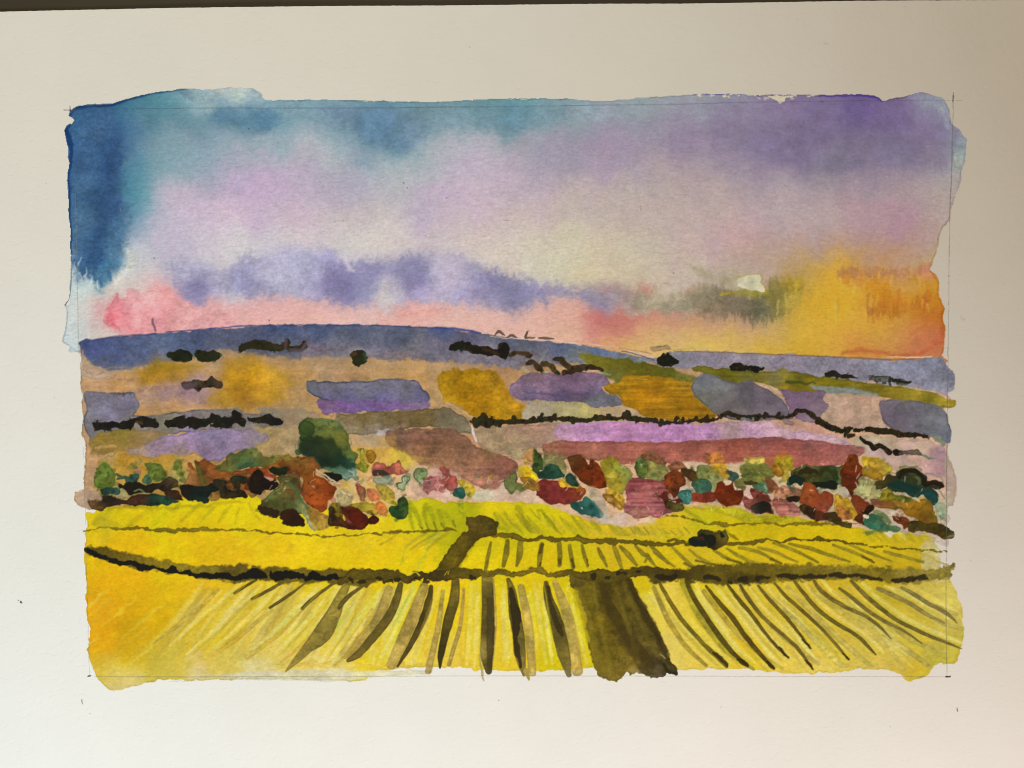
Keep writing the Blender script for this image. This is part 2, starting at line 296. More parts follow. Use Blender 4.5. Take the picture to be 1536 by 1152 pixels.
line('1262,529,2 1290,524,4 1320,528,4 1350,533,4 1378,531,5 1396,518,6 1410,510,6 1412,490,4', '#a8502e', soft=4, wob=1.5, edge=0, op=.75, feather=1)
poly('1340,520 1375,505 1405,490 1413,510 1408,532 1360,532', '#b5684a', soft=7, feather=3, edge=0, op=.5, own=False)
line('1412,340,1 1404,370,1 1397,395,1.4 1394,404,1.4', '#a08440', soft=.8, wob=.6, edge=0, op=.6)
CL[0] = None; CUR[0] = sky
# dark rims where pigment pooled along the top edge
line('104,172,4 112,163,5 135,158,5 165,157,5 190,149,4 220,142,3 250,137,2 278,133,1.2', '#0f2f5c', soft=2.2, wob=.5, edge=0, op=.8)
line('104,186,3 100,195,7 102,205,8 107,225,6 106,240,6 103,260,4 104,300,4 106,340,3 107,380,2.5', '#12325f', soft=2, wob=1, edge=0, op=.85)
line('430,150,1 520,150,1 600,152,1.2 650,153,1.2 720,149,1.2 800,147,1.2 880,150,1', '#4c7183', soft=1, wob=.4, edge=0, op=.6)
line('107,385,1.2 106,425,1.5 104,447,1.5 98,457,2.5', '#40545f', soft=.8, wob=.5, edge=0, op=.8)
line('98,459,1.2 101,467,1 98,490,1 95,512,1.2 104,519,.8 118,527,.8', '#8fb0bb', soft=.8, wob=.5, edge=0, op=.8)
line('1226,143.5,3 1290,143.5,3.5 1313,146,4 1322,152,2', '#43308a', soft=1.6, wob=.6, edge=0, op=.75)
poly('1258,404 1300,401 1340,404 1392,400 1396,410 1340,414 1300,412 1262,413', '#a8745a', soft=3, drip=4, feather=1.5, edge=0, op=.5, own=False)
# white gaps left in the sky
gap = part('bare_cloud', sky, 'little bare paper cloud left white', 'dry')
poly('1106,425 1107,417 1116,414 1128,411 1137,412 1141,418 1140,425 1146,430 1147,436 1138,438 1130,435 1112,432 1105,429', '1110,420#cbc2a4 1135,420#c8be9e', soft=1.4, wob=1, edge=-.05, grain=.02)
line('1103,415,1.2 1115,413,1.2 1128,410,1.2 1138,411,1.2 1142,417,1.2 1141,424,1.2 1148,430,1.2 1149,437,2 1140,440,2', '#a98d3e', soft=.8, wob=1, edge=0, op=.8)
line('1086,440,3 1080,441,4 1094,438,3', '#b39a1e', soft=1.5, wob=1, edge=0, op=.7)
CUR[0] = sky
# dry-brush nicks along the top right edge
for k in range(46):
    r = np.random.default_rng(900+k); x = r.uniform(985, 1230); y = 140.5+abs(r.normal(0, 2.6))+(4 if 1140 < x < 1190 else 0)
    if k % 4 == 0 and y > 141: x = r.uniform(1130, 1195)
    line([[x, y, r.uniform(1.5, 5)], [x+r.uniform(-5, 5), y-r.uniform(-1, 3), r.uniform(.8, 3)]], '#bfb49a', soft=.7, wob=1.5, edge=0, op=.95, sm=False, own=False)
poly('1148,140 1165,150 1175,150 1186,139', '#bdb298', soft=.8, wob=2, bump=1.5, edge=0, own=False)
for k in range(16):
    r = np.random.default_rng(300+k); x = r.uniform(1030, 1220); y = r.uniform(140.5, 144)
    line([[x, y, 1.5], [x+r.uniform(2, 12), y, 1.5]], '#564a86', soft=.7, wob=1, edge=0, op=.8, sm=False, own=False)
# =========================== HILLSIDE
hill = part('painted_hillside', label='hillside of tan, ochre and lilac field patches under a blue ridge', mat='paint')
RIDGE = '118,514 135,510 148,507 149,504 153,507 180,503 235,499 300,493 360,488 444,487 500,486 502,485 600,488 638,490 660,491 700,495 740,503 800,507 840,511 875,518 880,513 884,516 905,518 930,521 945,527 960,530 978,536 1000,530 1010,526 1040,527 1090,528 1175,531 1240,535 1330,539 1395,536'
HB = '''130,540#a58f76 130,600#a78970 135,700#ad9070 125,735#b09478 200,555#b28f62 260,560#ac8a68 330,535#a58e78 400,545#ac8a66 450,560#b08a5c 480,540#a68b74 560,548#a98c68 620,552#ae8c5e 660,550#a88a68 720,548#a48868 760,560#a78666 300,590#b28f66 700,590#a58a66 440,590#aa8a66 440,625#a08a68 490,650#b6935e 560,640#a0907a'''
def warm(t, r=1.04, g=.995, b=.9):
    return [(x, y, np.clip(c*np.array([r, g, b], f4), 0, 1)) for x, y, c in cols_of(t)]
poly('118,514 135,510 235,499 444,487 640,490 740,503 875,518 978,537 1010,526 1175,531 1330,539 1395,536 1411,537 1421,552 1432,560 1431,582 1420,590 1424,600 1413,607 1421,630 1424,655 1420,668 1422,690 1430,707 1434,732 1430,757 1422,763 1414,790 1396,805 1200,800 1000,790 800,790 400,790 160,765 131,763 116,756 112,738 125,734 125,707 129,677 125,657 122,640 126,623 122,607 122,590 119,580 121,560 122,530',
     warm(HB+' 900,640#b59a88 1000,600#b09078 1150,590#b29a84 1300,620#b99a80 1350,670#c3a690 1380,690#bd9a92 1200,640#b58f88 200,650#a98558 300,680#b18a48 250,720#a8803a 420,720#a98a60 560,700#c0a070 640,740#cfab98 760,760#cfae9c 900,740#cfae98 1050,720#c2a284 1200,740#c3a490 1350,760#c9ad9a 1400,780#c9b4a2 700,700#b58870 720,760#cdb09c 600,760#d0b79c 860,690#c9a890'),
     soft=.9, wob=1.4, edge=.3, var=.10, grain=.05, cs=16, cw=9, streak=.02)
poly('113,738 126,732 150,742 150,762 131,763 116,756', '#bfa48c', soft=1.2, wob=2, edge=.15, op=.8)
# blue ridge
HC = (OWN == hill).astype(f4)
HC = (HC+np.roll(HC, 1, 0)+np.roll(HC, -1, 0)+np.roll(HC, 1, 1)+np.roll(HC, -1, 1))/5
ridge = part('far_ridge', hill, 'slate blue far ridge under the sky', 'paint')
poly('112,512 118,500 150,490 200,484 300,478 440,470 640,474 740,488 875,502 985,518 1100,512 1395,520 1425,530 1450,560 1440,592 1419,592 1400,586 1370,582 1300,575 1240,568 1180,560 1130,556 1060,552 1010,550 960,546 900,544 830,545 790,552 740,550 680,543 620,540 560,538 520,536 470,536 430,536 380,532 330,524 300,532 270,540 230,547 200,553 160,555 142,549 130,538 122,526',
     '''125,520#3f4a72 150,525#45507a 150,545#565a70 180,535#4a5679 220,525#4e5a7b 260,515#535d7c 230,540#6b6a74 300,508#48506e 360,500#555d75 360,516#55586a 325,515#55586c 420,497#3f4d72 420,512#5c6072 480,495#4c5873 480,525#77707a 540,495#51596e
     540,530#857a80 600,498#4d5368 620,512#6a6870 600,535#85787c 660,497#45506f 660,515#6c6872 700,505#55556a 700,530#776f78 760,512#555a6c 740,540#7a7078 800,520#5a6072 800,540#7d7276 850,520#505a70 870,540#6f7178 900,525#5a6680 930,535#6b7280
     960,540#767a80 1000,545#7d7a82 1040,537#7d7680 1060,535#827a86 1120,540#827884 1180,545#867c88 1130,552#8c8488 1250,548#827d8a 1250,560#87808c 1330,555#7e7c8c 1340,570#827e8c 1400,550#7c7c8a 1425,570#7c7d8a''',
     soft=3.5, wob=2, feather=2.4, edge=.0, var=.10, grain=.09, cs=13, cw=6, clip=HC)
poly('150,556 230,548 300,534 360,528 430,534 520,538 620,542 700,548 700,562 600,556 500,550 400,548 300,550 200,564', '#aa8c68', soft=7, feather=3, edge=0, op=.5, own=False)
poly('122,527 128,540 142,551 160,557 180,556 150,570 122,562', '#a99078', soft=2, wob=1, edge=.15, own=False)
line('250,498,1.5 360,489,2 444,488,2 500,487,2.5 560,488,1.5 638,491,1.5 660,491,3.5 700,495,3.5 720,499,2.5', '#2c3c70', soft=1.2, wob=.6, edge=0, op=.8)
line('118,515,2 150,508,3 180,504,3 235,500,2', '#3d4668', soft=1.2, wob=.6, edge=0, op=.6)
line('735,503,1 760,506,1.5 800,507.5,1.6 845,512,1.6 872,518,1.4', '#d5b8a4', soft=.7, wob=1, edge=0, op=.8)
line('880,514,2 905,518.5,1 928,520.5,2 945,526,3 962,531,3.5 978,535,3', '#cfae96', soft=.8, wob=.8, edge=.1, op=.9)
line('928,521,1.2 950,525.5,1.2 975,529,1', '#a9744a', soft=.7, wob=.6, edge=0, op=.8)
line('932,526,1.4 960,533,1.4 980,540,1.2', '#33446c', soft=.8, wob=.6, edge=0, op=.8)
line('1010,526,1.2 1090,528.5,1.4 1175,532,1.6 1260,535.5,2 1330,539,2.4 1380,537,1', '#7a5638', soft=.9, wob=.6, edge=0, op=.75)
line('1330,535.5,1 1370,536,1.6 1396,534,1.6', '#d9c2a4', soft=.8, wob=.8, edge=0, op=.8)
for s in ('520,526,2 560,533,2 600,531,2 640,536,2', '570,536,2 610,539,2 640,536,2', '460,520,2 480,525,2 505,524,2'):
    line(s, '#6b5a64', soft=1, wob=2, bump=1.4, edge=0, op=.5, own=False)
# figures on the ridge
sil = part('ridge_tree', hill, 'tiny grey tree standing alone on the ridge', 'paint')
line('233,496,3.2 231,489,3.4 229,484,3 229,479,3.6', '#7a5f68', soft=.9, wob=.5, edge=.15, op=.9)
for s, lb in (('740,503,2 743,500,3 747,498,5 750,499,4 757,503,2', 'tiny dark tree clump on the ridge beside the white roof'), ('762,504,3 769,501.5,4 776,505,2', None), ('788,506,4 789,499,3 791,497,1.5', None), ('788,506,3 795,505.5,3 802,507,2', None), ('807,506,3 818,506.5,4 830,508,3.5', 'low dark shed on the ridge')):
    part('ridge_tree', hill, lb, 'paint'); line(s, '#5f4a3e', soft=.8, wob=1, edge=.2, op=.9)
part('farmhouse', hill, 'small olive farmhouse roof on the ridge', 'paint')
poly('935,720 960,718 1015,712 1040,704 1058,716 1060,732 1030,735 1000,745 945,745', '#ab9264', 'I', soft=.8, wob=.8, edge=.35)
line('1060,738,6 1150,733,6 1180,725,5 1210,730,5', '#9a8450', 'I', soft=.8, edge=0, op=.6)
# ---- field patches
def patch(label, *ops):
    part('field_patch', hill, label, 'paint')
    BLOOM[0] = .06; GROW[0] = 1.3
    for f in ops: f()
    BLOOM[0] = 0; GROW[0] = 0
patch('mustard gold patch below the slate ridge at left', lambda: poly('590,870 640,850 690,810 800,815 980,830 960,870 900,900 780,920 640,950 600,920', '620,900#97701a 700,830#9d7816 700,910#a6771d 850,850#b08329 930,860#b38946', 'G', soft=6, feather=4, edge=0, op=.9))
poly('690,810 760,810 850,830 980,832 900,850 760,860', '#8c6f14', 'G', soft=4, feather=2, edge=0, op=.5, own=False)
patch('bright mustard patch under a dark bush', lambda: poly('1080,850 1130,800 1200,785 1300,800 1400,850 1480,890 1500,950 1460,1030 1380,1060 1280,1090 1150,1085 1080,1060 1000,1050 990,1020 1060,990 1100,950 1060,900', '1200,850#a57f28 1150,900#ba8c1a 1250,900#b48718 1400,920#b38a26 1200,1000#9f751c 1350,1000#b28725 1100,1040#a37d28 1250,1070#98712d 1450,950#b58a34 1050,870#a38055', 'G', soft=7, feather=5, drip=3, edge=0, grain=.05, var=.10))
patch('lilac mist patch left of the mustard field', lambda: poly('560,985 700,960 850,930 960,885 1000,930 1010,1050 900,1055 820,1020 700,1060 600,1060', '650,1000#9a8078 750,980#93798f 920,900#9a80a0 900,1020#9678a0 970,1040#937a98 650,1050#a0867a', 'G', soft=9, feather=6, edge=0, op=.65, dry=0, grain=.08))
for s in ('600,985,14 700,970,16 800,965,14', '420,920,10 480,915,12 560,920,8', '280,870,10 330,880,14 370,860,8', '800,1000,10 860,1010,14 920,1030,12'):
    line(s, '#7b5f62', 'G', soft=1.2, wob=2.5, bump=2.2, edge=0, op=.4, own=False)
line('300,830,8 360,850,8 520,850,8 640,840,6', '#8a7a66', 'G', soft=1, wob=2, edge=0, op=.5, own=False)
patch('slate violet patch at the left margin', lambda: poly('130,-5 260,-8 400,-5 485,-8 495,20 520,80 480,160 600,160 860,130 1200,110 1260,125 1300,150 1536,150 1536,270 1000,260 640,300 200,340 170,320 140,260 130,180 150,120', '200,20#736c74 350,20#6f6870 250,80#7d7686 420,60#787080 300,130#817a90 200,200#6f6c70 160,270#70706f 500,200#7c756e 700,210#807866 1000,170#7b746e 1250,170#78726c 1450,200#7d7468 600,280#7f7680 900,270#80738a', 'A', soft=.9, wob=1, edge=.35, grain=.07))
line('400,8,12 450,5,14 480,10,14', '#4c4652', 'A', soft=1, wob=2, bump=2, edge=0, op=.6)
patch('olive khaki strip under the left hedges', lambda: poly('170,340 240,280 420,260 560,265 720,290 640,340 560,390 450,410 330,420 240,440 180,440 180,390', '230,300#85702a 400,290#7d6a2c 600,320#8a7650 300,380#8f7236 500,380#8c7040 200,430#8f7440', 'A', soft=3, wob=2, edge=.1, feather=2))
line('210,385,16 280,375,22 350,375,18', '#b08d52', 'A', soft=1, wob=1, edge=.1, op=.8, own=False)
patch('lilac strip above the ochre trees', lambda: poly('400,430 560,380 700,310 850,290 1000,265 1250,255 1400,260 1460,320 1440,380 1400,400 1250,410 1150,460 1080,480 960,480 800,450 640,460 480,450', '500,420#8e7863 640,380#8a7580 760,350#917c96 900,330#8e7894 1000,400#7b687e 1200,350#89748e 1380,320#8c7b84 1420,370#8c7a79 800,420#8b786a 1000,290#897c94', 'A', soft=1.2, wob=2, edge=.2, grain=.08))
line('700,300,10 900,290,12 1150,300,12 1350,290,10', '#8c7cb0', 'A', soft=2, wob=2, edge=0, op=.5, own=False)
patch('tan slope behind the large green tree', lambda: poly('0,240 120,250 300,240 330,290 300,420 240,460 100,470 40,440 20,390 110,340 100,280', '60,280#a58c50 150,300#a5895e 250,330#ab9068 150,420#a88c5c', 'B', soft=2, wob=2, edge=.1, grain=.06))
poly('0,120 150,100 400,120 470,150 480,200 330,230 200,240 200,190', '100,120#857a68 350,140#8a7f66 250,200#9a8468 420,170#98806a', 'B', soft=3, wob=2, edge=.15, op=.85)
patch('slate blue slab outlined with a dark rim', lambda: poly('240,930 262,932 288,918 310,932 430,930 560,928 660,926 690,916 770,914 840,920 910,935 935,975 960,990 972,1030 955,1050 880,1054 760,1054 640,1050 540,1054 420,1048 340,1034 300,1016 255,990 240,965', '280,960#61616b 400,960#6c6c75 550,970#6e6d79 700,960#6c6a73 850,960#6d6a75 920,1000#635f7b 700,1020#686187 500,1030#605b7d 380,1020#605b77', 'H', soft=.9, wob=.9, edge=.42, grain=.08))
patch('vivid purple strip under the slate slab', lambda: poly('310,1036 420,1048 640,1052 955,1052 950,1085 860,1095 700,1100 560,1110 430,1122 350,1118 310,1070', '340,1060#735779 450,1080#6e5282 600,1075#745a88 750,1075#765c88 900,1070#886e8d 400,1110#7d6181', 'H', soft=1.5, wob=2, edge=.1, grain=.09, feather=1))
patch('brown khaki strip below the purple strip', lambda: poly('600,155 760,145 1000,130 1250,115 1400,112 1440,130 1536,190 1536,270 1480,275 1400,250 1250,235 1100,250 1000,262 900,280 800,290 690,290 640,250 610,210', '650,180#7a6a48 800,190#705f38 1000,180#6f5c34 1200,160#6a5936 1400,140#6e6248 1470,200#7a6e56 1000,240#7d6654 700,260#83745a 850,280#877868', 'B', soft=1, wob=1.5, edge=.25, grain=.09))
poly('10,115 70,110 90,140 160,185 225,250 240,290 200,290 130,270 60,260 0,258 0,180', '40,150#6e6249 100,200#736952 180,250#7b7058 60,240#7a6e58', 'C', soft=1, wob=1, edge=.25, grain=.06)
poly('880,270 960,255 1000,270 990,300 900,300', '#b9b0b4', 'B', soft=2, wob=2, bump=1.5, edge=0, op=.8, own=False)
patch('reddish brown ploughed field sloping to the right', lambda: poly('-380,275 -260,262 0,258 80,262 130,285 200,320 240,380 300,400 400,430 480,455 530,490 555,545 510,590 470,620 440,670 400,692 330,690 250,645 160,610 60,600 -60,580 -150,500 -250,440 -340,390 -390,330', '-300,300#7d5c4c -100,300#85604c 100,300#7e5844 200,380#865e48 -100,380#8c6244 100,420#8e6448 350,440#84603f 500,500#875846 350,520#8a5c48 200,520#94674c 450,600#a06a58 300,640#a8705e 150,570#a27058 0,500#976a4c -100,470#9a6e4c', 'C', soft=1.2, wob=1.6, edge=.22, grain=.10, var=.14, streak=.05))
poly('-420,330 -330,300 -300,360 -240,420 -160,450 -120,500 -200,490 -330,420', '#c79c44', 'C', soft=6, feather=4, edge=0, op=.5, own=False)
patch('deep gold field above the long hedge', lambda: poly('657,560 670,556 700,554 735,557 748,562 757,578 766,592 778,606 790,612 789,624 770,632 730,630 706,622 688,608 668,600 659,582', '665,570#a37a14 700,570#9c720f 740,575#aa7d18 690,595#8a6308 720,595#9b6e0c 690,580#91670a 770,610#a57a18 740,622#9c730f 675,605#a47e1c', soft=2.2, wob=2, feather=1.5, edge=.1, grain=.09, var=.14))
line('668,604,2 690,613,2 707,625,3', '#b9a07c', soft=1, wob=.8, edge=0, op=.8, own=False)
patch('plum purple field with a darker lower stripe', lambda: poly('100,960 150,910 220,882 400,880 560,870 640,882 700,950 670,965 660,1000 640,1012 560,1044 400,1046 180,1035 110,1010', '150,960#886e83 250,910#806670 400,920#7a5e73 550,900#785e71 650,940#7a6173 300,970#83687d 500,970#785c73 620,990#6e5a75 400,1015#62546f 220,1015#61566c 560,1020#5e5166', 'I', soft=1.5, wob=1.6, edge=.2, grain=.08))
line('180,990,8 300,1000,10 430,1008,10 560,1006,8', '#4f446a', 'I', soft=1.2, wob=1.5, edge=0, op=.55, own=False)
patch('slate triangle beside the plum field', lambda: poly('545,1050 600,1020 640,992 700,1005 740,1012 765,1055 730,1070 680,1082 600,1088 565,1076', '#66666c', 'I', soft=.9, wob=1, edge=.3, grain=.06))
patch('cream fallow strip above the hedge', lambda: poly('200,1060 240,1048 380,1050 540,1058 570,1080 640,1090 780,1075 860,1105 900,1150 700,1165 200,1165', '260,1100#a3957a 450,1080#ab9c70 560,1100#b3a468 700,1110#b49c78 820,1110#b39a78', 'I', soft=1, wob=1.4, edge=.08, grain=.04))
for k in range(14):
    x = 215+k*24; line([[740+x/4, 340+262, 1.2], [740+x/4, 340+267, .8]], '#6f6458', soft=.8, wob=1.2, edge=0, op=.5, sm=False, own=False)
patch('ochre gold field with fine horizontal streaks', lambda: poly('690,955 740,930 760,895 900,885 1050,895 1180,915 1200,930 1185,980 1230,1030 1290,1080 1340,1112 1300,1150 1180,1160 950,1145 860,1100 790,1070 765,1040 740,1005 690,990 660,965', '760,930#9a7214 900,920#976d10 1050,930#956e0f 1150,960#90691c 850,990#a5710e 1000,1010#a17010 1150,1040#9a6c0f 1000,1090#976c14 1250,1100#896312 1200,1010#926c12', 'I', soft=1, wob=1.3, edge=.2, grain=.06, var=.10, streak=.09))
line('655,960,10 670,985,8 690,1000,8', '#b9a080', 'I', soft=.8, wob=1, edge=0, op=.9, own=False); line('860,905,5 925,915,5', '#b99a48', 'I', soft=.8, edge=0, op=.7, own=False)
patch('olive green band across the slope', lambda: poly('510,765 560,762 640,785 760,795 900,820 1050,850 1190,895 1200,920 1160,925 1050,900 900,888 780,890 740,935 700,910 640,860 560,820 525,790', '540,780#757022 700,800#736a1c 850,840#615a14 1000,860#5f5a18 1150,905#75702e 720,900#6e6a2c', 'I', soft=2, wob=1.6, feather=1.2, edge=.12, grain=.06))
patch('olive and gold strip running down to the right margin', lambda: poly('-215,840 -60,850 0,858 100,868 240,872 350,860 380,872 500,890 600,905 760,925 900,945 1050,965 1180,990 1260,1005 1310,1030 1372,1045 1360,1075 1290,1080 1190,1068 1100,1050 1000,1030 850,1003 700,985 600,985 480,985 390,985 330,975 220,940 140,925 0,945 -60,920 -130,880', '-150,850#6b6620 0,880#5f5c12 100,890#6f6c28 200,890#6f6626 350,880#877a2c 420,910#575414 300,910#74704a 350,950#85731e 450,970#7c6a18 600,930#6b6114 760,960#75681c 900,970#75681e 1050,1000#8a7622 1150,1010#9a8226 1200,1050#6d641e 1320,1055#a0882e', 'J', soft=.9, wob=1.4, edge=.22, grain=.05, streak=.05))
line('350,930,14 440,935,20 530,940,8', '#3d4414', 'J', soft=1.5, wob=1.5, edge=.1, op=.8, own=False)
line('1060,960,6 1150,975,8 1250,995,6', '#b5a684', 'J', soft=.8, wob=1, edge=0, op=.8, own=False)
line('215,940,6 280,965,6', '#c2ac8c', 'J', soft=.8, wob=.8, edge=0, op=.8, own=False)
patch('dull grey green strip beneath the olive strip', lambda: poly('500,950 600,960 760,972 830,990 900,1010 860,1020 740,1000 620,1002 560,980', '#83877c', 'J', soft=1, wob=1, edge=.15))
patch('smoke grey field beside the gold field', lambda: poly('1190,975 1205,920 1260,885 1330,900 1420,935 1536,930 1560,940 1680,1000 1740,1050 1770,1110 1780,1152 1500,1160 1340,1120 1250,1050', '1250,920#73747a 1350,970#6f6d6c 1280,1030#6e6c62 1400,1060#6f6666 1500,1000#685e66 1600,1030#6a5f68 1700,1080#6b6068 1450,1110#706666', 'I', soft=.9, wob=1.2, edge=.3, grain=.05))
patch('plum patch with a ragged right edge', lambda: poly('315,985 420,995 575,990 590,1010 580,1045 612,1060 600,1100 560,1135 575,1150 470,1165 390,1120 370,1060', '380,1020#775e71 500,1010#7a6273 450,1080#725a6f 560,1060#7b6677 520,1130#806b77', 'J', soft=.9, wob=1.6, bump=1, edge=.2))
patch('pinkish bare earth square between two plum patches', lambda: poly('590,1010 700,1003 800,1008 890,1025 920,1045 915,1110 960,1150 1020,1230 860,1230 700,1215 560,1170 570,1130 605,1095 610,1060 585,1045', '650,1040#b2957e 800,1050#b09078 880,1100#b2947c 700,1150#b5967e 900,1200#b3957e', 'J', soft=1, wob=1, edge=.12))
patch('slate and plum rounded field at the right margin', lambda: poly('670,55 720,52 800,45 920,60 1060,80 1110,120 1140,150 1150,200 1168,240 1170,345 1120,340 1080,315 1000,300 860,275 780,258 740,240 700,200 680,150 665,90', '720,90#6d5c6a 800,150#69586a 760,220#6e5c68 900,120#6c6072 930,200#6c6470 1000,120#6e7170 1080,180#6e7072 1050,260#6b6c70 1140,300#6c6f80 850,70#777a70 980,270#6a6866', 'E', soft=.9, wob=1, edge=.35, grain=.05, cs=30))
patch('tan field between the ploughed field and the purple strip', lambda: poly('250,240 400,236 600,230 860,222 880,300 865,345 740,378 640,390 600,420 590,470 540,470 480,440 400,425 300,385 262,340', '320,290#a08468 500,280#a3826a 700,270#9f7c64 820,300#a98a74 450,360#9c8262 560,420#a8926e 650,370#a0826a', 'C', soft=1.2, wob=1.4, edge=.15, grain=.07))
line('228,235,10 240,270,14 252,330,16 262,345,8', '#c9beb8', 'C', soft=.9, wob=1, edge=0, own=False); line('590,235,10 640,230,8 690,238,8', '#b8848a', 'C', soft=1, wob=2, bump=1, edge=0, op=.6, own=False)
patch('pink violet strip below the long hedge', lambda: poly('850,230 1000,216 1250,210 1536,205 1700,200 1850,225 1980,215 2150,205 2320,208 2450,240 2540,262 2700,285 2900,320 2960,360 3090,380 3100,420 2900,420 2700,380 2400,325 2000,335 1700,365 1400,360 1100,350 860,350', '900,290#b0859d 1050,260#ad7d9e 1200,290#b07ea6 1300,240#ad7aa0 1500,290#ac7ca4 1700,280#a7789e 1900,290#ae80a4 2100,230#a78788 2250,270#b98fa7 2400,280#bd96a9 2550,310#bd96a8 2700,320#b995a2 2900,370#bc9b9d 3050,400#c1a1a1 2450,225#ae8c8a', 'C', soft=1.4, wob=1.6, edge=.12, grain=.08, streak=.03))
patch('brick red strip above the autumn trees', lambda: poly('735,385 790,355 900,345 1150,350 1400,352 1536,352 1640,352 1850,345 2100,330 2350,322 2600,335 2750,350 2950,380 3050,390 3060,415 3000,450 2930,490 2850,510 2750,530 2650,530 2500,530 2300,520 2100,512 2000,520 1950,540 1800,545 1700,520 1600,480 1536,500 1450,500 1300,500 1200,470 1080,470 1000,440 880,470 800,440', '800,390#94604a 950,370#935648 1100,420#98604c 1250,380#8a5046 1400,420#9c5c4c 1350,470#a86050 1600,400#94524a 1700,450#a05c4c 1800,380#8c4e42 1900,450#a45e4c 2100,380#924e40 2200,450#a05a48 2350,350#85504a 2400,430#9a5646 2550,400#955248 2650,370#84504c 2700,460#a35c50 2850,430#9c5a52 2900,490#a8685a 3030,400#96605a', 'C', soft=1, wob=1.2, edge=.25, grain=.08, streak=.05))
patch('pale cream and pink meadow at the right margin', lambda: poly('490,310 560,305 700,315 860,330 1000,335 1070,370 1120,390 1150,460 1150,560 1090,590 960,570 800,560 740,520 640,460 570,440 570,390 500,370', '560,330#b5a488 680,330#b3a489 760,370#b6a184 860,360#b29486 1000,360#a88c78 950,410#b39c84 640,430#b59a98 800,480#b89a8c 950,490#b5947e 1080,450#a9848c 1100,540#a27e80 1000,520#b08c84 700,470#ba9c90', 'E', soft=2, wob=1.6, edge=.08, grain=.03))
part('pink_bleed', hill, 'pale pink bleed crossing the pencil line', 'paint')
poly('1140,455 1175,480 1200,540 1215,600 1220,680 1205,740 1190,800 1160,812 1140,800', '1160,500#b19a88 1170,600#ad8e84 1180,700#b09686 1170,780#b3a58a 1205,600#b5a58c', 'E', soft=1.2, wob=1.2, edge=.1)
poly('1120,820 1160,850 1180,900 1150,960 1100,960', '#b3a390', 'E', soft=3, edge=0, op=.5)
line('1000,575,14 1080,590,10 1115,610,10 1120,640,6', '#7c8474', 'E', soft=1, wob=1.5, edge=.1, op=.7)
part('hedge_fringe', hill, 'thin grey green fringe below the right hedge', 'paint')
poly('1000,310 1040,300 1080,305 1090,330 1150,360 1150,378 1100,370 1050,345', '#7c8268', 'E', soft=1, wob=2, bump=2, edge=.15); line('960,435,14 1000,450,16 1045,465,14', '#7c826c', 'E', soft=1, wob=2, bump=1, edge=.2)
# ---- hedgerows on the slope
def dabs(s, fr, n, cols, r0, r1, seed, soft=.8, op=.85):
    p = pts_of(s, fr)[:, :2]; r = np.random.default_rng(seed); k = 0
    c = p if len(p) > 2 else np.concatenate([p, p])
    while k < n:
        i = r.integers(0, len(p)); j = r.integers(0, len(p)); t = r.uniform(.15, .85)
        q = c[i]*(1-t)+c[j]*t if s.split()[0].count(',') == 1 else c[i]*(1-t)+c[(i+1) % len(c) if i+1 < len(c) else i]*t
        if s.split()[0].count(',') == 1 and sd_poly(np.array([[q[0]]]), np.array([[q[1]]]), p)[0, 0] > .5: k += .34; continue
        a = r.uniform(0, 6.3); L = r.uniform(.3, 1.6)
        line([[q[0], q[1], r.uniform(r0, r1)], [q[0]+L*math.cos(a)*r1*.6, q[1]+L*math.sin(a)*r1*.5, r.uniform(r0, r1)]], cols[int(r.integers(0, len(cols)))], soft=soft, wob=.9, bump=.4, edge=.3, op=op*r.uniform(.6, 1), sm=False, var=.2); k += 1
def hedge(label, *shapes, col='#191409', fr='P', wob=1.3, bump=.55, dab=1.4):
    part('hedgerow', hill, label, 'dark')
    for s in shapes: (line if s.split()[0].count(',') == 2 else poly)(s, col, fr, soft=.8, wob=wob, bump=bump, edge=.1, var=.3, hue=.05, grow=.5)
    if dab:
        for k, s in enumerate(shapes):
            p = pts_of(s, fr); w = np.ptp(p[:, 0]); dabs(s, fr, max(2, int(w/5*dab)), [col, '#0f0d08', '#33200f', '#24301a', '#2b1a10', '#16241c', '#3d2b14'], 1.6, 4.2, 1000+len(PARTS)*7+k)
hedge('two dark bushes joined below the ridge', '755,775 770,755 800,750 830,738 860,742 900,745 915,770 905,800 870,812 830,810 800,795 770,785', '930,765 945,738 970,735 1000,745 1040,742 1070,755 1085,780 1050,805 990,810 950,800', fr='G', col='#1c1f0c')
line('745,770,10 755,780,8', '#4f6a58', 'G', soft=1, edge=0, op=.6); line('920,760,12 925,790,12', '#4a6a55', 'G', soft=1, edge=0, op=.6); line('1085,765,10 1100,780,10', '#5f7a66', 'G', soft=1, edge=0, op=.6)
hedge('brown hedge line on the blue ridge slope', '1185,715 1210,700 1260,688 1320,682 1350,680 1400,700 1456,712 1465,690 1480,668 1498,685 1490,715 1560,715 1570,690 1590,685 1600,710 1580,735 1500,745 1480,730 1440,740 1380,742 1300,728 1240,735 1195,748', fr='G', col='#2a2412')
line('1480,680,20 1475,715,16', '#57444c', 'G', soft=1, edge=.15, op=.8); line('1500,735,24 1560,735,22 1590,700,20', '#574650', 'G', soft=1, edge=.15, op=.8); line('1600,720,8 1660,730,10 1720,738,8 1800,730,8', '#62525c', 'G', soft=1, wob=2, bump=1.5, edge=0, op=.5)
hedge('brown bush cluster on the lilac patch', '850,945 870,930 900,928 930,912 960,920 1000,922 1030,896 1060,925 1085,930 1092,955 1060,965 1010,955 980,955 950,982 910,968 870,972', fr='G', col='#3a2c20')
poly('850,945 890,928 930,935 930,960 870,975', '#5c4650', 'G', soft=1, edge=.3, op=.8)
hedge('small green and brown bush alone on the tan slope', '502,760 525,745 560,742 590,750 598,790 600,810 575,820 552,838 525,822 518,795', fr='H', col='#1e200c')
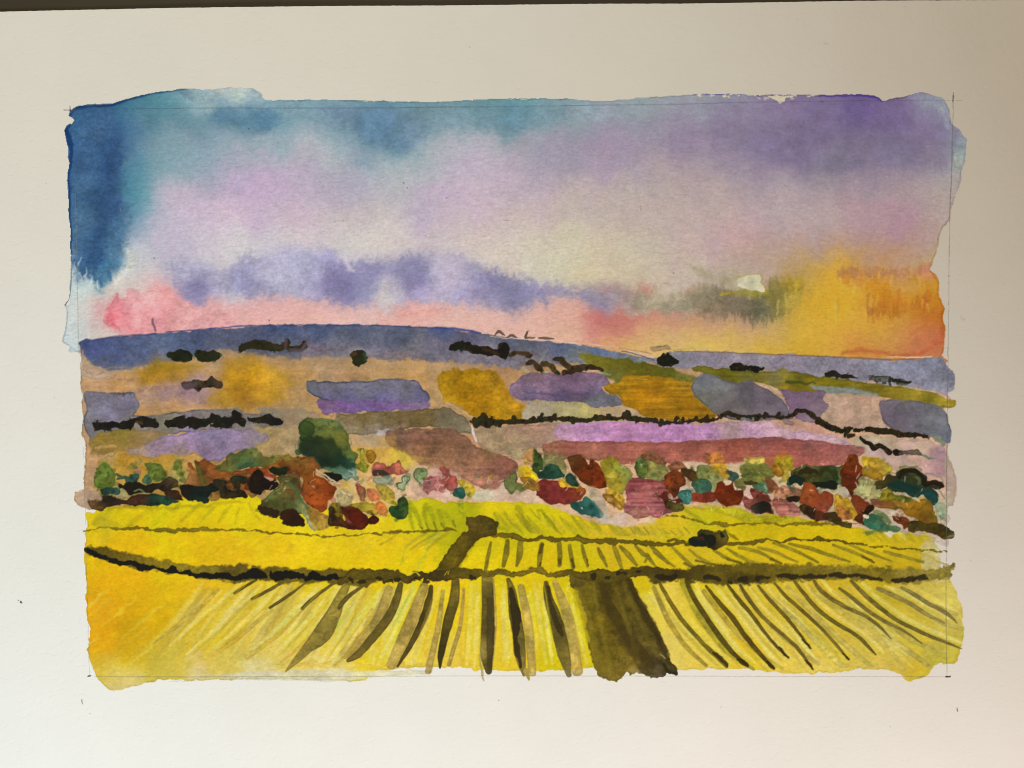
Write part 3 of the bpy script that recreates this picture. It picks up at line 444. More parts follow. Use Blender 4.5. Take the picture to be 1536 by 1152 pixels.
line('515,765,26 530,760,20', '#4a3018', 'H', soft=1, edge=0, op=.8); line('585,760,20 592,800,14', '#23402a', 'H', soft=1, edge=0, op=.8)
hedge('long dark hedge with a round tree at its end', '1088,718 1110,702 1170,694 1178,702 1215,694 1250,715 1310,720 1385,735 1390,705 1412,688 1440,692 1458,720 1452,765 1430,792 1400,788 1385,768 1340,766 1310,768 1280,760 1190,742 1100,738', fr='H', col='#16130a')
line('1300,735,26 1380,750,20', '#3a2612', 'H', soft=1.5, edge=0, op=.7)
hedge('arched brown hedge beside the round tree', '100,770,26 140,752,22 180,758,24 222,775,22', fr='I', col='#4c361c')
hedge('diagonal brown hedge strokes above the plum field', '195,818,24 235,815,34 265,845,36 285,866,24', '290,812,24 335,830,28 365,862,30 385,878,16', '360,790,22 400,798,30 440,835,34 480,850,34 540,842,34 600,845,24 650,860,12', '415,878,22 460,868,26 520,860,20', fr='I', col='#3c2a14', wob=1.4)
for s in ('180,850,14 215,868,12', '272,805,8 300,780,8', '300,865,14 330,870,12', '640,880,12 700,890,14'):
    line(s, '#8aa08a', 'I', soft=1, wob=1.5, edge=0, op=.6, own=False)
hedge('dark spiky bush at the foot of the ridge', '975,790 1000,770 1010,755 1025,768 1042,756 1060,772 1110,795 1112,810 1080,822 1062,840 1040,832 1020,828 985,826', fr='I', col='#0f1006')
hedge('dark narrow bush on the right ridge', '1412,836 1440,824 1480,815 1500,830 1560,835 1620,850 1590,862 1575,875 1536,862 1480,860 1420,852', fr='I', col='#15130a')
hedge('slim dark bush further right on the ridge', '598,872 640,868 680,882 720,885 785,905 740,908 700,912 640,895 600,892', fr='J', col='#1d1a12')
hedge('grey smudged bush near the right margin', '850,895 900,898 960,892 990,910 1050,915 1105,930 1060,945 1010,945 960,935 900,930 860,912', fr='J', col='#54504a')
line('1000,925,16 1050,930,18 1100,930,12', '#201e16', 'J', soft=1, wob=1.4, edge=0)
line('850,893,5 960,898,5', '#2d2a24', 'J', soft=.8, edge=0)
hedge('black hedge at the left margin', '185,215 195,200 230,195 270,207 330,208 400,203 450,188 500,178 560,168 630,182 648,205 662,225 640,245 600,240 540,245 510,220 490,206 462,262 440,248 400,255 350,245 310,262 280,268 240,255 205,258', fr='A', col='#1a150e')
line('505,205,22 540,215,16', '#5c3f22', 'A', soft=1, edge=0, op=.7)
hedge('black hedge left of the big green tree', '698,215 720,185 770,182 830,158 860,178 930,172 990,180 1030,170 1050,155 1100,165 1110,178 1178,172 1190,135 1215,128 1255,132 1262,168 1290,190 1296,215 1270,228 1220,212 1180,235 1120,242 1070,240 1050,215 980,235 930,252 880,232 840,252 800,228 745,245 715,240', fr='A', col='#17140d')
hedge('short black hedge behind the lilac strip', '1298,165 1330,178 1400,172 1459,155 1504,175 1559,200 1524,225 1444,216 1380,206 1330,202 1305,192', fr='A', col='#18130d')
base = [(228, 205), (330, 200), (430, 205), (540, 205), (640, 195), (760, 185), (850, 175), (960, 185), (1050, 190), (1150, 178), (1300, 178), (1420, 180), (1530, 190)]
hedge('long dark squiggled hedge across the middle of the slope', ' '.join('%g,%g,%g' % (x, y, 20+14*(i % 2)) for i, (x, y) in enumerate(base)),
      '222,205 240,170 270,178 300,140 330,160 340,180 370,172 415,205 412,235 380,225 340,242 300,220 265,242 235,235',
      '430,235,22 440,202,27', '520,205,22 535,174.8,27', '650,190,22 670,176.2,27', '720,180,22 730,152.5,27', '800,190,22 820,157,27', '870,185,22 915,174,27', '945,180,22 955,210.2,27', '1110,175,22 1120,161.2,27', '1200,170,22 1212,156.2,27', '1310,165,22 1320,145.8,27', fr='C', col='#28230f', wob=1.1, bump=.5, dab=2.2)
hedge('looping dark hedge right of the gold field', '-10,165,36 60,190,28 180,200,14 270,212,22 340,208,10 420,205,12 500,192,14 600,190,28 640,185,9 720,140,18 760,155,24 830,165,12 900,165,14 960,160,12 1050,165,16 1140,165,16 1200,150,22 1230,125,27 1290,125,30 1340,165,30 1400,205,33 1470,235,27 1536,265,30',
      '0,135,22 10,148.8,27', '195,205,22 207.5,185.8,27', '240,225,22 251,197.5,27', '345,200,22 353.5,180.8,27', '400,215,22 405,187.5,27', '480,190,22 495,173.5,27', '560,190,22 575,170.8,27', '700,155,22 720,141.2,27', '800,180,22 810,163.5,27', '930,190,22 947.5,151.5,27', '990,170,22 1000,145.2,27', '1080,165,22 1095,140.2,27', fr='D', col='#2a2110', wob=1.1, bump=.5, dab=2.2)
line('1140,200,50 1180,215,36', '#7b6464', 'D', soft=1, edge=.3, op=.6)
hedge('dark hedge running down toward the right margin', '210,200,24 280,235,26 350,262,26 400,275,24 420,255,10', '410,305,24 440,260,34 465,250,16', '440,305,24 475,300,12', '490,265,30 520,262,26 575,248,8', '580,262,34 660,268,42 740,275,36 800,290,40 870,295,40 940,300,28 1005,305,10', fr='E', col='#241c0c', wob=1.0)
hedge('black S shaped hedge stroke near the right margin', '528,320,20 560,340,22 600,362,24 625,390,34 665,375,34 700,395,30 735,425,36', fr='E', col='#17130b', wob=.8, bump=.3)
hedge('short black and grey hedge beside the S shaped stroke', '782,420,44 800,420,46 822,418,24', fr='E', col='#14100b')
line('820,440,20 870,425,34 930,420,40 960,435,30', '#5a4c40', 'E', soft=.9, wob=1.6, bump=1, edge=.3, op=.9)
# =========================== YELLOW FIELDS
yel = part('yellow_field', label='bright yellow field in the foreground fading paler to the bottom edge', mat='paint')
def gild(t):
    o = []
    for x, y, c in cols_of(t):
        c = c.copy(); c[2] = max(.05, c[2]*.85-.05) if c[2] < .5 else c[2]*.95; c[1] *= .972; c[0] = min(c[0]*1.012, .93); o.append((x, y, c))
    return o
poly('131,769 150,764 165,760 200,758 240,752 300,742 340,736 360,735 380,740 420,760 500,760 560,760 600,752 640,746 662,752 700,752 740,752 780,751 820,756 870,775 900,784 960,775 1000,772 1030,760 1060,762 1120,764 1180,772 1230,782 1290,792 1330,800 1396,803 1400,815 1402,846 1424,870 1433,886 1442,914 1444,942 1440,970 1432,996 1412,994 1396,1003 1388,1014 1364,1021 1340,1006 1292,1003 1246,1008 1183,1010 1130,1004 1011,1003 900,1002 790,1006 720,1004 689,1000 629,1000 560,1008 540,1019 470,1018 400,1016 340,1018 255,1021 239,1019 205,1027 171,1035 152,1022 145,1014 136,995 131,967 134,940 129,914 131,880 126,850 125,842 127,819 128,800 132,785',
     gild('''140,790#dcc82a 135,775#d6c428 160,800#dcb61e 200,800#dbb520 300,800#d8b91e 400,800#dac024 500,800#dcc22a 600,810#dbc326 200,825#dcb71c 260,840#dac21e 340,830#d9b824 420,840#dcc226 500,845#dcc31c 600,840#dfc81e
135,835#dbc018 145,870#dcae10 145,920#dba70c 150,960#d9a60e 200,880#dab01a 180,930#d7a612 200,960#c9a41e 230,920#d5ae1a 260,890#d8b622 300,900#d6b62c 300,950#cdb23c 240,985#c8b448 180,1000#cdbc5c 150,1000#cbbb58 250,1005#ccbf64 330,1000#d0c06c
350,920#d6be40 370,960#d4c05a 400,900#d6c244 400,980#d8c878 450,930#dccc66 450,990#d9c878 500,900#dbcb50 520,960#dcc85c 560,920#dac946 560,985#dbc740 600,930#dfcb4c 620,980#ddc85a 680,920#e0c62e 680,980#dec95a 740,920#dcc828 760,980#dbc642
800,920#d4c820 860,960#cfc824 900,985#cfc22c 180,770#cfc21e 250,775#d6ca1a 300,765#d2c61e 340,755#d8cc1e 380,775#d8ca22 450,775#dccf28 550,780#dcc92c 620,770#cfcb28 660,775#b4b416 700,780#a6a812 740,770#d8c824 760,790#b2b018
800,785#c4bc1c 850,800#cbc01e 900,800#c9b42e 950,800#c9b244 1000,800#cdb530 1000,780#cfbc3c 1050,780#b8b028 1100,780#c4b420 1150,785#bdae1e 1200,795#c8b41c 1000,815#ceb61c 1100,800#cfba1a 1200,812#cdb81c 1300,810#c4b020 1350,810#bba82c 1390,830#b3a02c
740,840#d8c818 800,845#d4c018 860,840#c9bf1c 950,840#cfb826 1050,850#cfb932 1150,840#cdb62c 1250,845#c4ae2a 1330,840#bfa62c 1000,920#d6c660 1000,980#dccb78 1050,920#d4c446 1050,990#dcc866 1100,900#d6c64e 1120,980#dcc040 1150,900#d3bc48 1180,980#d8c464 1200,900#d0ba48
1240,960#d2bc4c 1260,900#cbb23e 1300,960#ccb85a 1320,900#c6b03e 1360,960#c2b052 1400,920#c4b258 1430,920#c8b860 1400,980#bfae44 1375,1010#c2b044 1340,990#c5b664 1300,995#cfbe6c 1230,1000#d6c670 600,1000#dccc74 480,1008#dcd49a 380,1010#d8cf98 300,1015#d4ca90 180,1025#d3c98a'''),
     soft=.9, wob=1.6, edge=.14, var=.035, grain=.02, cg=17, cw=9, hue=.01)
poly('545,1016 640,1010 640,1004 560,1006 470,1004 400,1006 330,1012 340,1018 420,1019 500,1021', '#d9d6bf', soft=1.5, wob=1, edge=.1, op=.75)
poly('300,1010 400,1008 520,1006 640,1004 640,1015 560,1020 500,1018 400,1016 330,1018', '#d6cf96', soft=3, wob=1.2, edge=.05, op=.4)
line('255,1021,1.4 320,1018.5,1 400,1017,1 500,1019,1 560,1020,1', '#a9a860', soft=.8, wob=.8, edge=0, op=.5)
line('145,1014,2 152,1024,2 171,1035,2', '#c3b03a', soft=1, wob=1, edge=0, op=.6)
poly('380,1002 430,996 480,1000 550,1003 640,1000 640,996 560,994 450,990', '#d6b840', soft=2, wob=2, feather=1.5, edge=.15, op=.5, own=False)
YCLIP = (OWN == yel).astype(f4)
poly('1385,815 1404,818 1412,850 1424,872 1385,870', '#c4b678', soft=2, wob=1.5, feather=1, edge=.05, op=.8)
# pale bare gaps and slanted washes of light and ochre in the lower field
rr = np.random.default_rng(5)
for k in range(70):
    x = rr.uniform(140, 560); y = rr.uniform(880, 960); L = rr.uniform(25, 70)
    line([[x, y, rr.uniform(2, 7)], [x-L*.5, y+L*.42, rr.uniform(2, 6)], [x-L, y+L*.8, 1]], ['#dcae12', '#e0cc50', '#cfaa20', '#d8ce60', '#c7a632'][k % 5], soft=2, wob=2, edge=.05, op=.35, sm=False, own=False, clip=YCLIP)
for k in range(60):
    x = rr.uniform(150, 640); y = rr.uniform(795, 835); L = rr.uniform(14, 40)
    line([[x, y, rr.uniform(2, 5)], [x-L*.6, y+L*.5, 2]], ['#e0c21c', '#d2ac22', '#dccb3a', '#c9a828'][k % 4], soft=1.5, wob=2, edge=.06, op=.35, sm=False, own=False, clip=YCLIP)
for k in range(40):
    x = rr.uniform(560, 880); t = (x-735)*.1
    line([[x, rr.uniform(875, 900), rr.uniform(3, 8)], [x+t, rr.uniform(960, 1000), rr.uniform(3, 7)]], ['#e2d670', '#d9b428', '#e4d98a', '#cfca2c'][k % 4], soft=1.6, wob=2.5, edge=.06, op=.45, sm=False, own=False, clip=YCLIP)
for k in range(90):
    x = rr.uniform(300, 620); L = rr.uniform(50, 105); t = rr.uniform(.55, .95)*(1 if x < 480 else .75)
    line([[x, rr.uniform(872, 890), rr.uniform(2, 5)], [x-L*t*.5, 890+L*.42, rr.uniform(4, 9)], [x-L*t, 885+L, rr.uniform(1, 4)]], ['#a9923c', '#e2d67c', '#c9b24a', '#dcc83a', '#b59c48', '#e6dc98'][k % 6], soft=2.4, wob=.8, edge=.08, op=.4, own=False, clip=YCLIP)
for k in range(46):
    x = rr.uniform(970, 1340); y = rr.uniform(880, 930); L = rr.uniform(40, 100)
    line([[x, y, 3], [x+L*.35, y+L*.42, rr.uniform(4, 9)], [x+L*.85, y+L*.85, 3]], ['#e0d27a', '#d4ae34', '#d9c850', '#c6b838', '#e0d58c'][k % 5], soft=1.6, wob=2, edge=.06, op=.42, own=False, clip=YCLIP)
poly('1330,880 1424,870 1442,914 1444,945 1430,995 1396,1003 1380,985 1400,940 1370,900', '1400,920#c9ba62 1420,880#cdb85a 1430,970#bcae4c', soft=5, wob=2, edge=.1, op=.6, own=False)
poly('1396,800 1404,846 1385,850 1380,820', '#bfae74', soft=4, feather=2, edge=0, op=.6, own=False)
for s, c in (('1160,440,8 1080,520,10 1000,590,8', '#b9cc50'), ('1240,440,8 1120,580,10', '#b4c84c'), ('1450,390,9 1380,500,10 1330,610,6', '#a9c950'), ('1140,600,14 1085,640,8', '#b5b83a'), ('1500,420,8 1420,560,10', '#d0cf5c')):
    line(s, c, 'K', soft=1, wob=2.5, bump=1, edge=.05, op=.6, own=False)
for s in ('330,290,16 300,360,20 250,470,20 200,560,14', '430,60,16 400,110,20 370,180,18 340,230,12', '310,100,10 260,200,14'):
    line(s, '#a9bc3c', 'L', soft=1.5, wob=2.5, bump=1, edge=.05, op=.55, own=False)
line('1340,600,8 1400,480,8 1530,310,8', '#cf9f3a', 'K', soft=1, wob=1.5, edge=0, op=.5, own=False)

def furrow(label, s, col, fr='L', kind='line', **k):
    part('pale_furrow' if ('pale' in label or 'soft' in label) else 'furrow', yel, label, 'paint')
    a = dict(soft=.9, wob=.28, edge=.24, var=.18, grain=.07, op=.92, bloom=.12); a.update(k)
    lay(kind, s, col, fr, **a)
TAN = '#a98f48'
# tan ghosts of the furrows
for s in ('200,330,40 150,480,56 60,590,62 -10,640,50', '370,320,46 300,500,62 215,690,50', '460,340,20 440,500,28 390,720,34', '560,330,14 545,500,20 490,690,22', '835,320,34 870,500,46 890,730,38', '1000,300,30 1065,480,56 1105,720,56', '700,280,14 712,480,18 690,700,20'):
    furrow('broad pale tan furrow', s, TAN, op=.85, edge=.18, soft=1.2)
for s in ('790,332,16 720,400,26 600,500,24 480,590,10', '1050,430,16 960,500,22 870,575,26 770,645,18', '1200,425,10 1100,530,20 1000,605,26 930,655,26', '960,370,10 860,450,20 740,540,14', '1530,430,20 1440,570,40 1350,690,16', '1300,480,10 1200,590,20 1090,680,10'):
    furrow('broad pale ochre furrow on the left', s, '#b7983a', 'K', op=.55, edge=.15, soft=1.4)
furrow('olive wedge shaped furrow', '1380,320 1425,300 1395,400 1370,480 1335,555 1290,600 1240,630 1180,680 1130,718 1112,722 1170,635 1240,540 1310,435', '1380,400#968434 1300,540#8a7a30 1180,670#9a8838', 'K', kind='poly')
for s in ('975,285,12 930,310,14 900,328,14 868,350,12', '1118,285,14 1060,320,16 1000,352,16 952,378,14', '1205,303,10 1150,345,14 1090,385,16 1040,418,14', '1350,298,12 1290,340,16 1240,378,18 1195,422,18', '1482,318,12 1430,352,20 1390,390,24 1370,422,16'):
    furrow('short dark furrow hanging from the left hedge', s, '#62541e', 'K')
furrow('long curved dark furrow', '258,308,28 235,390,40 190,480,44 110,580,40 50,645,34 5,672,18', '#5c4d1c')
furrow('dark furrow narrowing to a point', '405,318,20 390,400,36 372,460,40 325,560,28 280,640,22 243,700,10', '#453816')
furrow('dark furrow narrowing to a point', '522,285,36 515,380,50 495,450,50 468,560,40 450,650,30 446,705,12', '500,330#6a5a22 510,450#50431a 450,690#332a12')
furrow('broad upright dark furrow', '672,265,52 676,400,60 675,550,66 670,640,66 680,725,30', '670,300#857334 690,330#51451c 690,500#4a3f1c 650,640#7a6a34 685,680#3c3216')
line('684,380,30 690,520,36 685,640,32 682,715,16', '#463a18', 'L', soft=1.2, wob=1, edge=.25, op=.7, own=False)
line('640,640,10 646,720,14 655,770,8', '#b3a25a', 'L', soft=1, wob=1, edge=.15, op=.8)
furrow('dark furrow with a black core', '775,285,22 790,340,40 805,450,58 825,560,56 830,640,56 848,740,18', '780,300#6e5f28 800,400#50441a 820,560#5a4d22 835,680#6b5c2a')
line('788,325,18 800,400,36 815,470,44 808,560,26 822,640,26 834,705,14', '#2b2310', 'L', soft=1, wob=1, edge=.15, op=.85, own=False)
line('860,720,26 868,745,20 872,765,8', '#aa9648', 'L', soft=1, edge=.15)
furrow('dark furrow beside the brown track', '955,300,24 968,380,46 990,440,60 1015,530,66 1040,640,60 1065,740,26', '960,320#5a4d1e 980,420#584b1e 1000,540#4b3f1a 1040,660#6a5a26 1060,720#7d6d3a')
line('965,320,14 985,420,22 1015,520,30 1030,550,16', '#382e12', 'L', soft=1.2, wob=1, edge=.2, op=.8, own=False)
part('ploughed_strip', yel, 'wide dark brown ploughed strip', 'paint')
poly('1075,255 1150,250 1250,255 1345,260 1400,370 1450,470 1536,640 1560,690 1580,728 1575,742 1540,735 1530,745 1480,762 1440,745 1400,735 1345,732 1320,755 1290,768 1215,755 1190,710 1170,640 1155,530 1140,450 1110,350 1070,310', '1100,300#6a5a1c 1160,330#635412 1200,500#6c5a10 1250,650#6e5b12 1250,740#72611e 1350,400#584a14 1400,550#584a18 1450,650#56481c 1480,720#5f5232 1540,730#40361a 1300,270#51440f 1330,700#75601e', 'L', soft=1, wob=1.8, bump=1, edge=.22, grain=.10, var=.2)
line('1222,300,24 1255,400,46 1325,520,58 1425,650,50', '#3c3010', 'L', soft=1.6, wob=.8, edge=.15, op=.55, own=False)
line('1345,270,14 1395,380,24 1465,500,26 1530,625,20', '#362b0e', 'L', soft=1.2, wob=.5, edge=.15, op=.7, own=False)
line('1100,330,30 1160,500,40 1215,720,50', '#7f701e', 'L', soft=4, wob=2, feather=1, edge=0, op=.6, own=False)
line('1290,330,14 1340,480,24 1400,680,30', '#76671f', 'L', soft=3, wob=1.5, edge=0, op=.55, own=False)
line('1180,300,14 1215,480,20 1270,740,24', '#7a6a22', 'L', soft=2.4, wob=1.2, edge=.1, op=.5, own=False)
line('1230,290,30 1245,400,50 1300,520,60 1380,620,60 1450,700,70', '#40330f', 'L', soft=5, wob=3, feather=1.5, edge=0, op=.6, own=False)
line('1350,290,26 1400,390,34 1470,510,36 1530,640,28 1550,690,14', '#3c310f', 'L', soft=2, wob=1.5, edge=.1, op=.75, own=False)
line('1330,300,14 1380,430,20 1440,560,24 1500,650,18', '#75651e', 'L', soft=3, wob=2, edge=0, op=.4, own=False)
line('1520,690,12 1545,725,14 1590,738,14', '#2e260f', 'L', soft=1, wob=1, edge=.1, own=False)
line('1500,640,6 1525,660,5', '#b9a968', 'L', soft=.8, wob=1, edge=0, op=.7, own=False)
poly('1345,715 1380,700 1420,740 1390,750', '#a08a48', 'L', soft=2, edge=.1, op=.7, own=False)
MF = (('22,290,14 60,360,20 130,470,22 200,550,20 250,605,22 300,650,22 350,700,16', '#6a5914'), ('155,288,16 180,350,24 235,440,26 300,535,26 370,625,24 450,695,10', '#4d3f0e'), ('252,315,12 310,390,22 380,470,26 440,555,24 510,640,22 576,710,14', '#51420f'), ('352,305,12 400,370,20 470,452,20 530,535,16 590,605,14 645,657,8', '#56470f'), ('415,312,14 470,400,20 540,480,18 640,565,18 700,625,18 764,715,8', '#63541c'), ('500,312,12 560,385,18 640,470,18 700,545,14 752,616,6', '#5f5018'), ('580,302,12 630,360,18 720,440,18 800,515,16 870,590,16 935,668,8', '#695a1e'), ('672,287,14 720,350,20 790,430,22 870,490,20 970,550,18 1030,605,16 1065,645,6', '#6a5b1e'), ('770,292,16 800,335,22 860,382,22 930,420,20 1020,462,18 1090,515,14 1140,568,5', '#74652a'), ('892,326,14 950,370,20 1020,428,20 1100,480,18 1200,530,14 1285,590,5', '#75662c'), ('948,290,16 1000,345,22 1080,415,22 1170,480,20 1290,540,18 1390,580,16 1476,616,5', '#71622a'), ('1075,328,20 1140,355,24 1230,400,22 1310,450,20 1392,492,10', '#8a7a3c'), ('1190,322,16 1250,355,22 1320,400,20 1410,450,20 1452,490,6', '#8a7a3e'), ('1320,400,10 1380,430,14 1420,458,12', '#95853e'))
def beside(s, dx, dy, w, col, fr, op):
    q = [list(map(float, t.split(','))) for t in s.split()]
    line(' '.join('%g,%g,%g' % (a+dx, b+dy, w*(.5 if n in (0, len(q)-1) else 1)) for n, (a, b, _) in enumerate(q)), col, fr, soft=1.5, wob=.4, edge=.06, var=.12, op=op, own=False, clip=YCLIP)
for n, (s, c) in enumerate(MF):
    beside(s, 34, -14, 20, '#e6da80' if n % 3 else '#e3c64a', 'M', .5)
    beside(s, -30, 12, 18, ['#b9a53a', '#c7b040', '#b3a028'][n % 3], 'M', .45)
for s in ('330,320,1 215,560,1 150,690,1', '450,310,1 360,560,1 320,690,1', '600,300,1 590,500,1 575,690,1', '625,300,1 622,500,1 615,690,1', '745,300,1 752,500,1 770,690,1', '900,300,1 930,500,1 955,690,1', '925,300,1 955,480,1 985,690,1', '1085,400,1 1120,560,1 1150,690,1'):
    beside(s, 0, 0, 22, '#e4d56a', 'L', .55); beside(s, 18, 0, 9, '#d2c21e', 'L', .5); beside(s, -16, 0, 8, '#d9b530', 'L', .4)
for s in ('900,300,1 700,470,1 560,600,1', '1000,310,1 820,480,1 640,640,1', '1080,320,1 900,500,1 760,620,1', '1260,330,1 1090,500,1 960,620,1', '1300,380,1 1160,540,1 1060,640,1', '1440,420,1 1360,560,1 1270,690,1', '1500,470,1 1400,620,1 1330,700,1'):
    beside(s, 0, 0, 20, '#e4d87c', 'K', .55); beside(s, 22, 8, 10, '#c2a92e', 'K', .5)
# right-hand furrows
for s, c, o in (('0,320,20 70,480,26 150,600,24 250,695,16', '#9a8430', .8), ('150,300,50 220,450,44 350,620,36 480,715,14', '#9c9024', .75), ('240,340,24 380,520,26 520,650,22 615,710,16', '#b09636', .7), ('420,330,24 560,500,26 700,620,26 790,690,18', '#b4a04a', .7), ('500,320,20 700,500,30 880,680,30 930,695,18', '#b9a850', .7), ('640,320,20 850,530,30 1020,680,24 1070,695,16', '#b8a852', .65), ('760,330,16 900,440,26 1100,590,30 1210,720,14', '#bfae58', .6), ('900,420,20 1100,540,30 1310,690,26', '#b7a54e', .6), ('1100,480,20 1250,580,26 1400,640,14', '#b3a350', .6), ('1250,420,14 1380,490,24 1475,520,24', '#b0a04e', .6), ('1330,400,14 1450,450,22', '#ab9c50', .6), ('740,610,10 800,660,14', '#caa040', .5)):
    furrow('pale olive furrow on the right', s, c, 'M', op=o, edge=.15, soft=1.3)
for s, c in MF:
    furrow('curved dark furrow on the right', s, c, 'M', edge=.2)
for s in ('285,635,10 320,660,22 352,692,14', '405,665,12 430,680,22 452,697,10', '545,680,14 565,700,18 576,712,8', '600,610,10 625,640,12 645,657,8', '725,675,8 745,690,14 765,715,6', '712,570,8 735,595,12 752,616,5', '905,640,8 935,668,9'):
    line(s, '#2f250b', 'M', soft=1, wob=1, edge=.1, op=.85, own=False)
# middle strip furrows
for s in ('690,105,10 680,160,20 662,250,18', '770,98,20 765,150,30 750,218,18', '832,108,26 828,160,32 815,215,14', '936,115,22 926,170,26 920,232,18', '1018,112,24 1022,160,24 1020,215,20', '1068,122,18 1075,170,22 1085,228,18', '1128,120,14 1140,170,20 1155,220,12', '1205,135,14 1225,175,22 1248,220,10', '1282,125,20 1300,175,24 1318,232,14', '1312,125,16 1350,165,26 1390,215,14', '1385,125,12 1420,160,24 1440,175,14 1430,200,12', '1440,165,20 1465,200,16 1482,222,8', '1455,120,14 1495,160,22 1540,205,14'):
    furrow('short olive furrow between the two hedges', s, '#7f701a', 'L', soft=1.1, edge=.2)
for s in ('1020,190,16 1020,210,14', '1080,190,14 1086,222,14', '926,200,12 922,228,12', '935,116,16 928,150,14', '1150,190,8 1156,216,8'):
    line(s, '#4c3f10', 'L', soft=1, wob=1, edge=.1, op=.8, own=False)
for s in ('0,150,14 40,180,18 100,222,10', '82,122,10 130,170,18 170,205,16 210,242,10', '170,140,10 220,180,16 295,214,10', '290,145,14 350,180,18 425,208,10', '350,135,10 400,165,18 470,200,18 548,212,10', '410,130,16 500,150,18 560,180,14 612,204,10', '500,130,12 580,150,18 640,178,14 692,198,8', '575,108,14 650,135,18 720,165,16 790,202,10', '650,112,14 750,135,20 840,165,18 940,198,10', '860,118,12 940,145,18 1000,172,16 1058,202,10', '930,112,12 1020,150,16 1080,172,14 1142,196,8', '1108,150,16 1180,170,18 1290,200,14'):
    furrow('slanting olive furrow between the hedges on the right', s, '#857620', 'M', soft=1.2, edge=.16, op=.8)
for s in ('200,190,12 250,205,12 292,214,8', '350,185,12 425,210,10', '480,205,10 545,214,9', '1000,175,14 1055,200,10', '150,205,12 205,240,10', '560,185,10 612,205,8'):
    line(s, '#5b4c10', 'M', soft=1, wob=1, edge=.1, op=.75, own=False)
# upper strokes
for k in range(24):
    x = 748+k*11.2+rr.uniform(-4, 4); y = 770+max(0, (x-800)*.10)+rr.uniform(-4, 4); L = rr.uniform(22, 42)
    if x < 1000: furrow('soft green furrow of the upper field', [[x, y, rr.uniform(2, 4)], [x+L*.35, y+L*.45, rr.uniform(5, 8)], [x+L*.8, min(y+L, 802), rr.uniform(2, 4)]], ['#a09c1e', '#b5a824', '#8f8c18', '#b8a030'][k % 4], 'P', op=.55 if x < 930 else .42, soft=1.6, edge=.12, thr=.25)
for s in ('470,850,12 520,930,18 590,1010,10', '560,830,36 620,920,40 680,1000,14', '700,830,20 790,920,30 870,1010,14', '380,850,20 430,950,30 500,1030,10', '640,820,14 720,900,16'):
    line(s, '#8c8a14', 'C', soft=2, wob=2, edge=.18, op=.5, own=False)
for s in ('1120,760,34 1125,880,30 1150,975,14', '1130,800,40 1180,880,30 1215,970,14', '1240,800,40 1230,880,30 1265,980,14', '1270,830,40 1300,920,24 1320,980,12', '1340,850,44 1360,920,34 1375,965,14', '1380,860,30 1420,920,24 1455,960,12', '1490,790,50 1500,860,30 1536,900,12'):
    furrow('soft olive green furrow left of the brown track', s, '#8a8e12', 'B', op=.6, soft=2.4, edge=.14)
for s in ('1195,940,10 1215,972,12', '1240,935,10 1262,978,12', '1300,930,12 1320,982,14', '1350,930,12 1376,968,12', '1430,915,14 1455,960,12'):
    line(s, '#6c6a1c', 'B', soft=1, wob=1, edge=.4, op=.5, own=False)
for s in ('1250,1000,10 1180,1040,24 1090,1100,20', '1380,990,10 1270,1060,24 1190,1100,14', '1330,1000,14 1220,1060,20 1130,1120,14', '1420,990,12 1340,1040,24 1250,1120,16', '1040,1000,14 980,1050,20 910,1090,16', '960,1010,12 890,1060,14'):
    furrow('soft ochre furrow under the thin field line', s, '#a9942a', 'B', op=.5, soft=1.4, edge=.15)
for s in ('300,840,30 240,880,44 200,930,40', '600,840,26 500,900,40 440,960,20', '800,820,20 700,880,30 620,950,16', '950,810,20 860,880,28 800,950,14', '1080,800,16 1000,880,24 950,940,12', '1180,800,14 1120,880,24 1090,930,14', '1240,830,14 1220,890,20 1210,940,10', '1310,790,12 1360,880,16 1420,930,10'):
    furrow('soft olive furrow of the upper left field', s, '#a89c14', 'A', op=.45, soft=3, edge=.1, thr=.25)
line('300,830,20 500,815,26 700,820,22 900,810,22 1100,790,20 1250,780,16', '#8f8416', 'A', soft=3, wob=2, edge=0, op=.55, own=False)
for s in ('540,850 640,810 760,790 830,810 900,850 960,890 1100,900 1250,910 1340,920 1240,925 1000,925 800,925', ):
    furrow('soft green strip under the right hand trees', '520,790 600,800 700,815 800,815 870,850 950,870 1080,880 1200,890 1330,920 1200,928 1000,925 850,925 760,890 640,850', '#a29c1e', 'D', kind='poly', op=.75, soft=2.5, edge=.1)
line('400,800,30 460,860,30 560,920,18', '#999818', 'D', soft=2, wob=2, edge=.1, op=.6, own=False)
for k in range(9):
    x = 945+k*10; line([[x, 793+rr.uniform(-3, 3), 2.5], [x+8, 800, 3]], '#a8923a', soft=.9, wob=1, edge=.4, op=.5, sm=False, own=False)
for k in range(8):
    x = 1300+k*12; line([[x, 800+rr.uniform(-3, 3), 6], [x+10, 812, 3]], '#a39a2a', soft=1.5, wob=1.5, edge=.1, op=.5, sm=False, own=False)
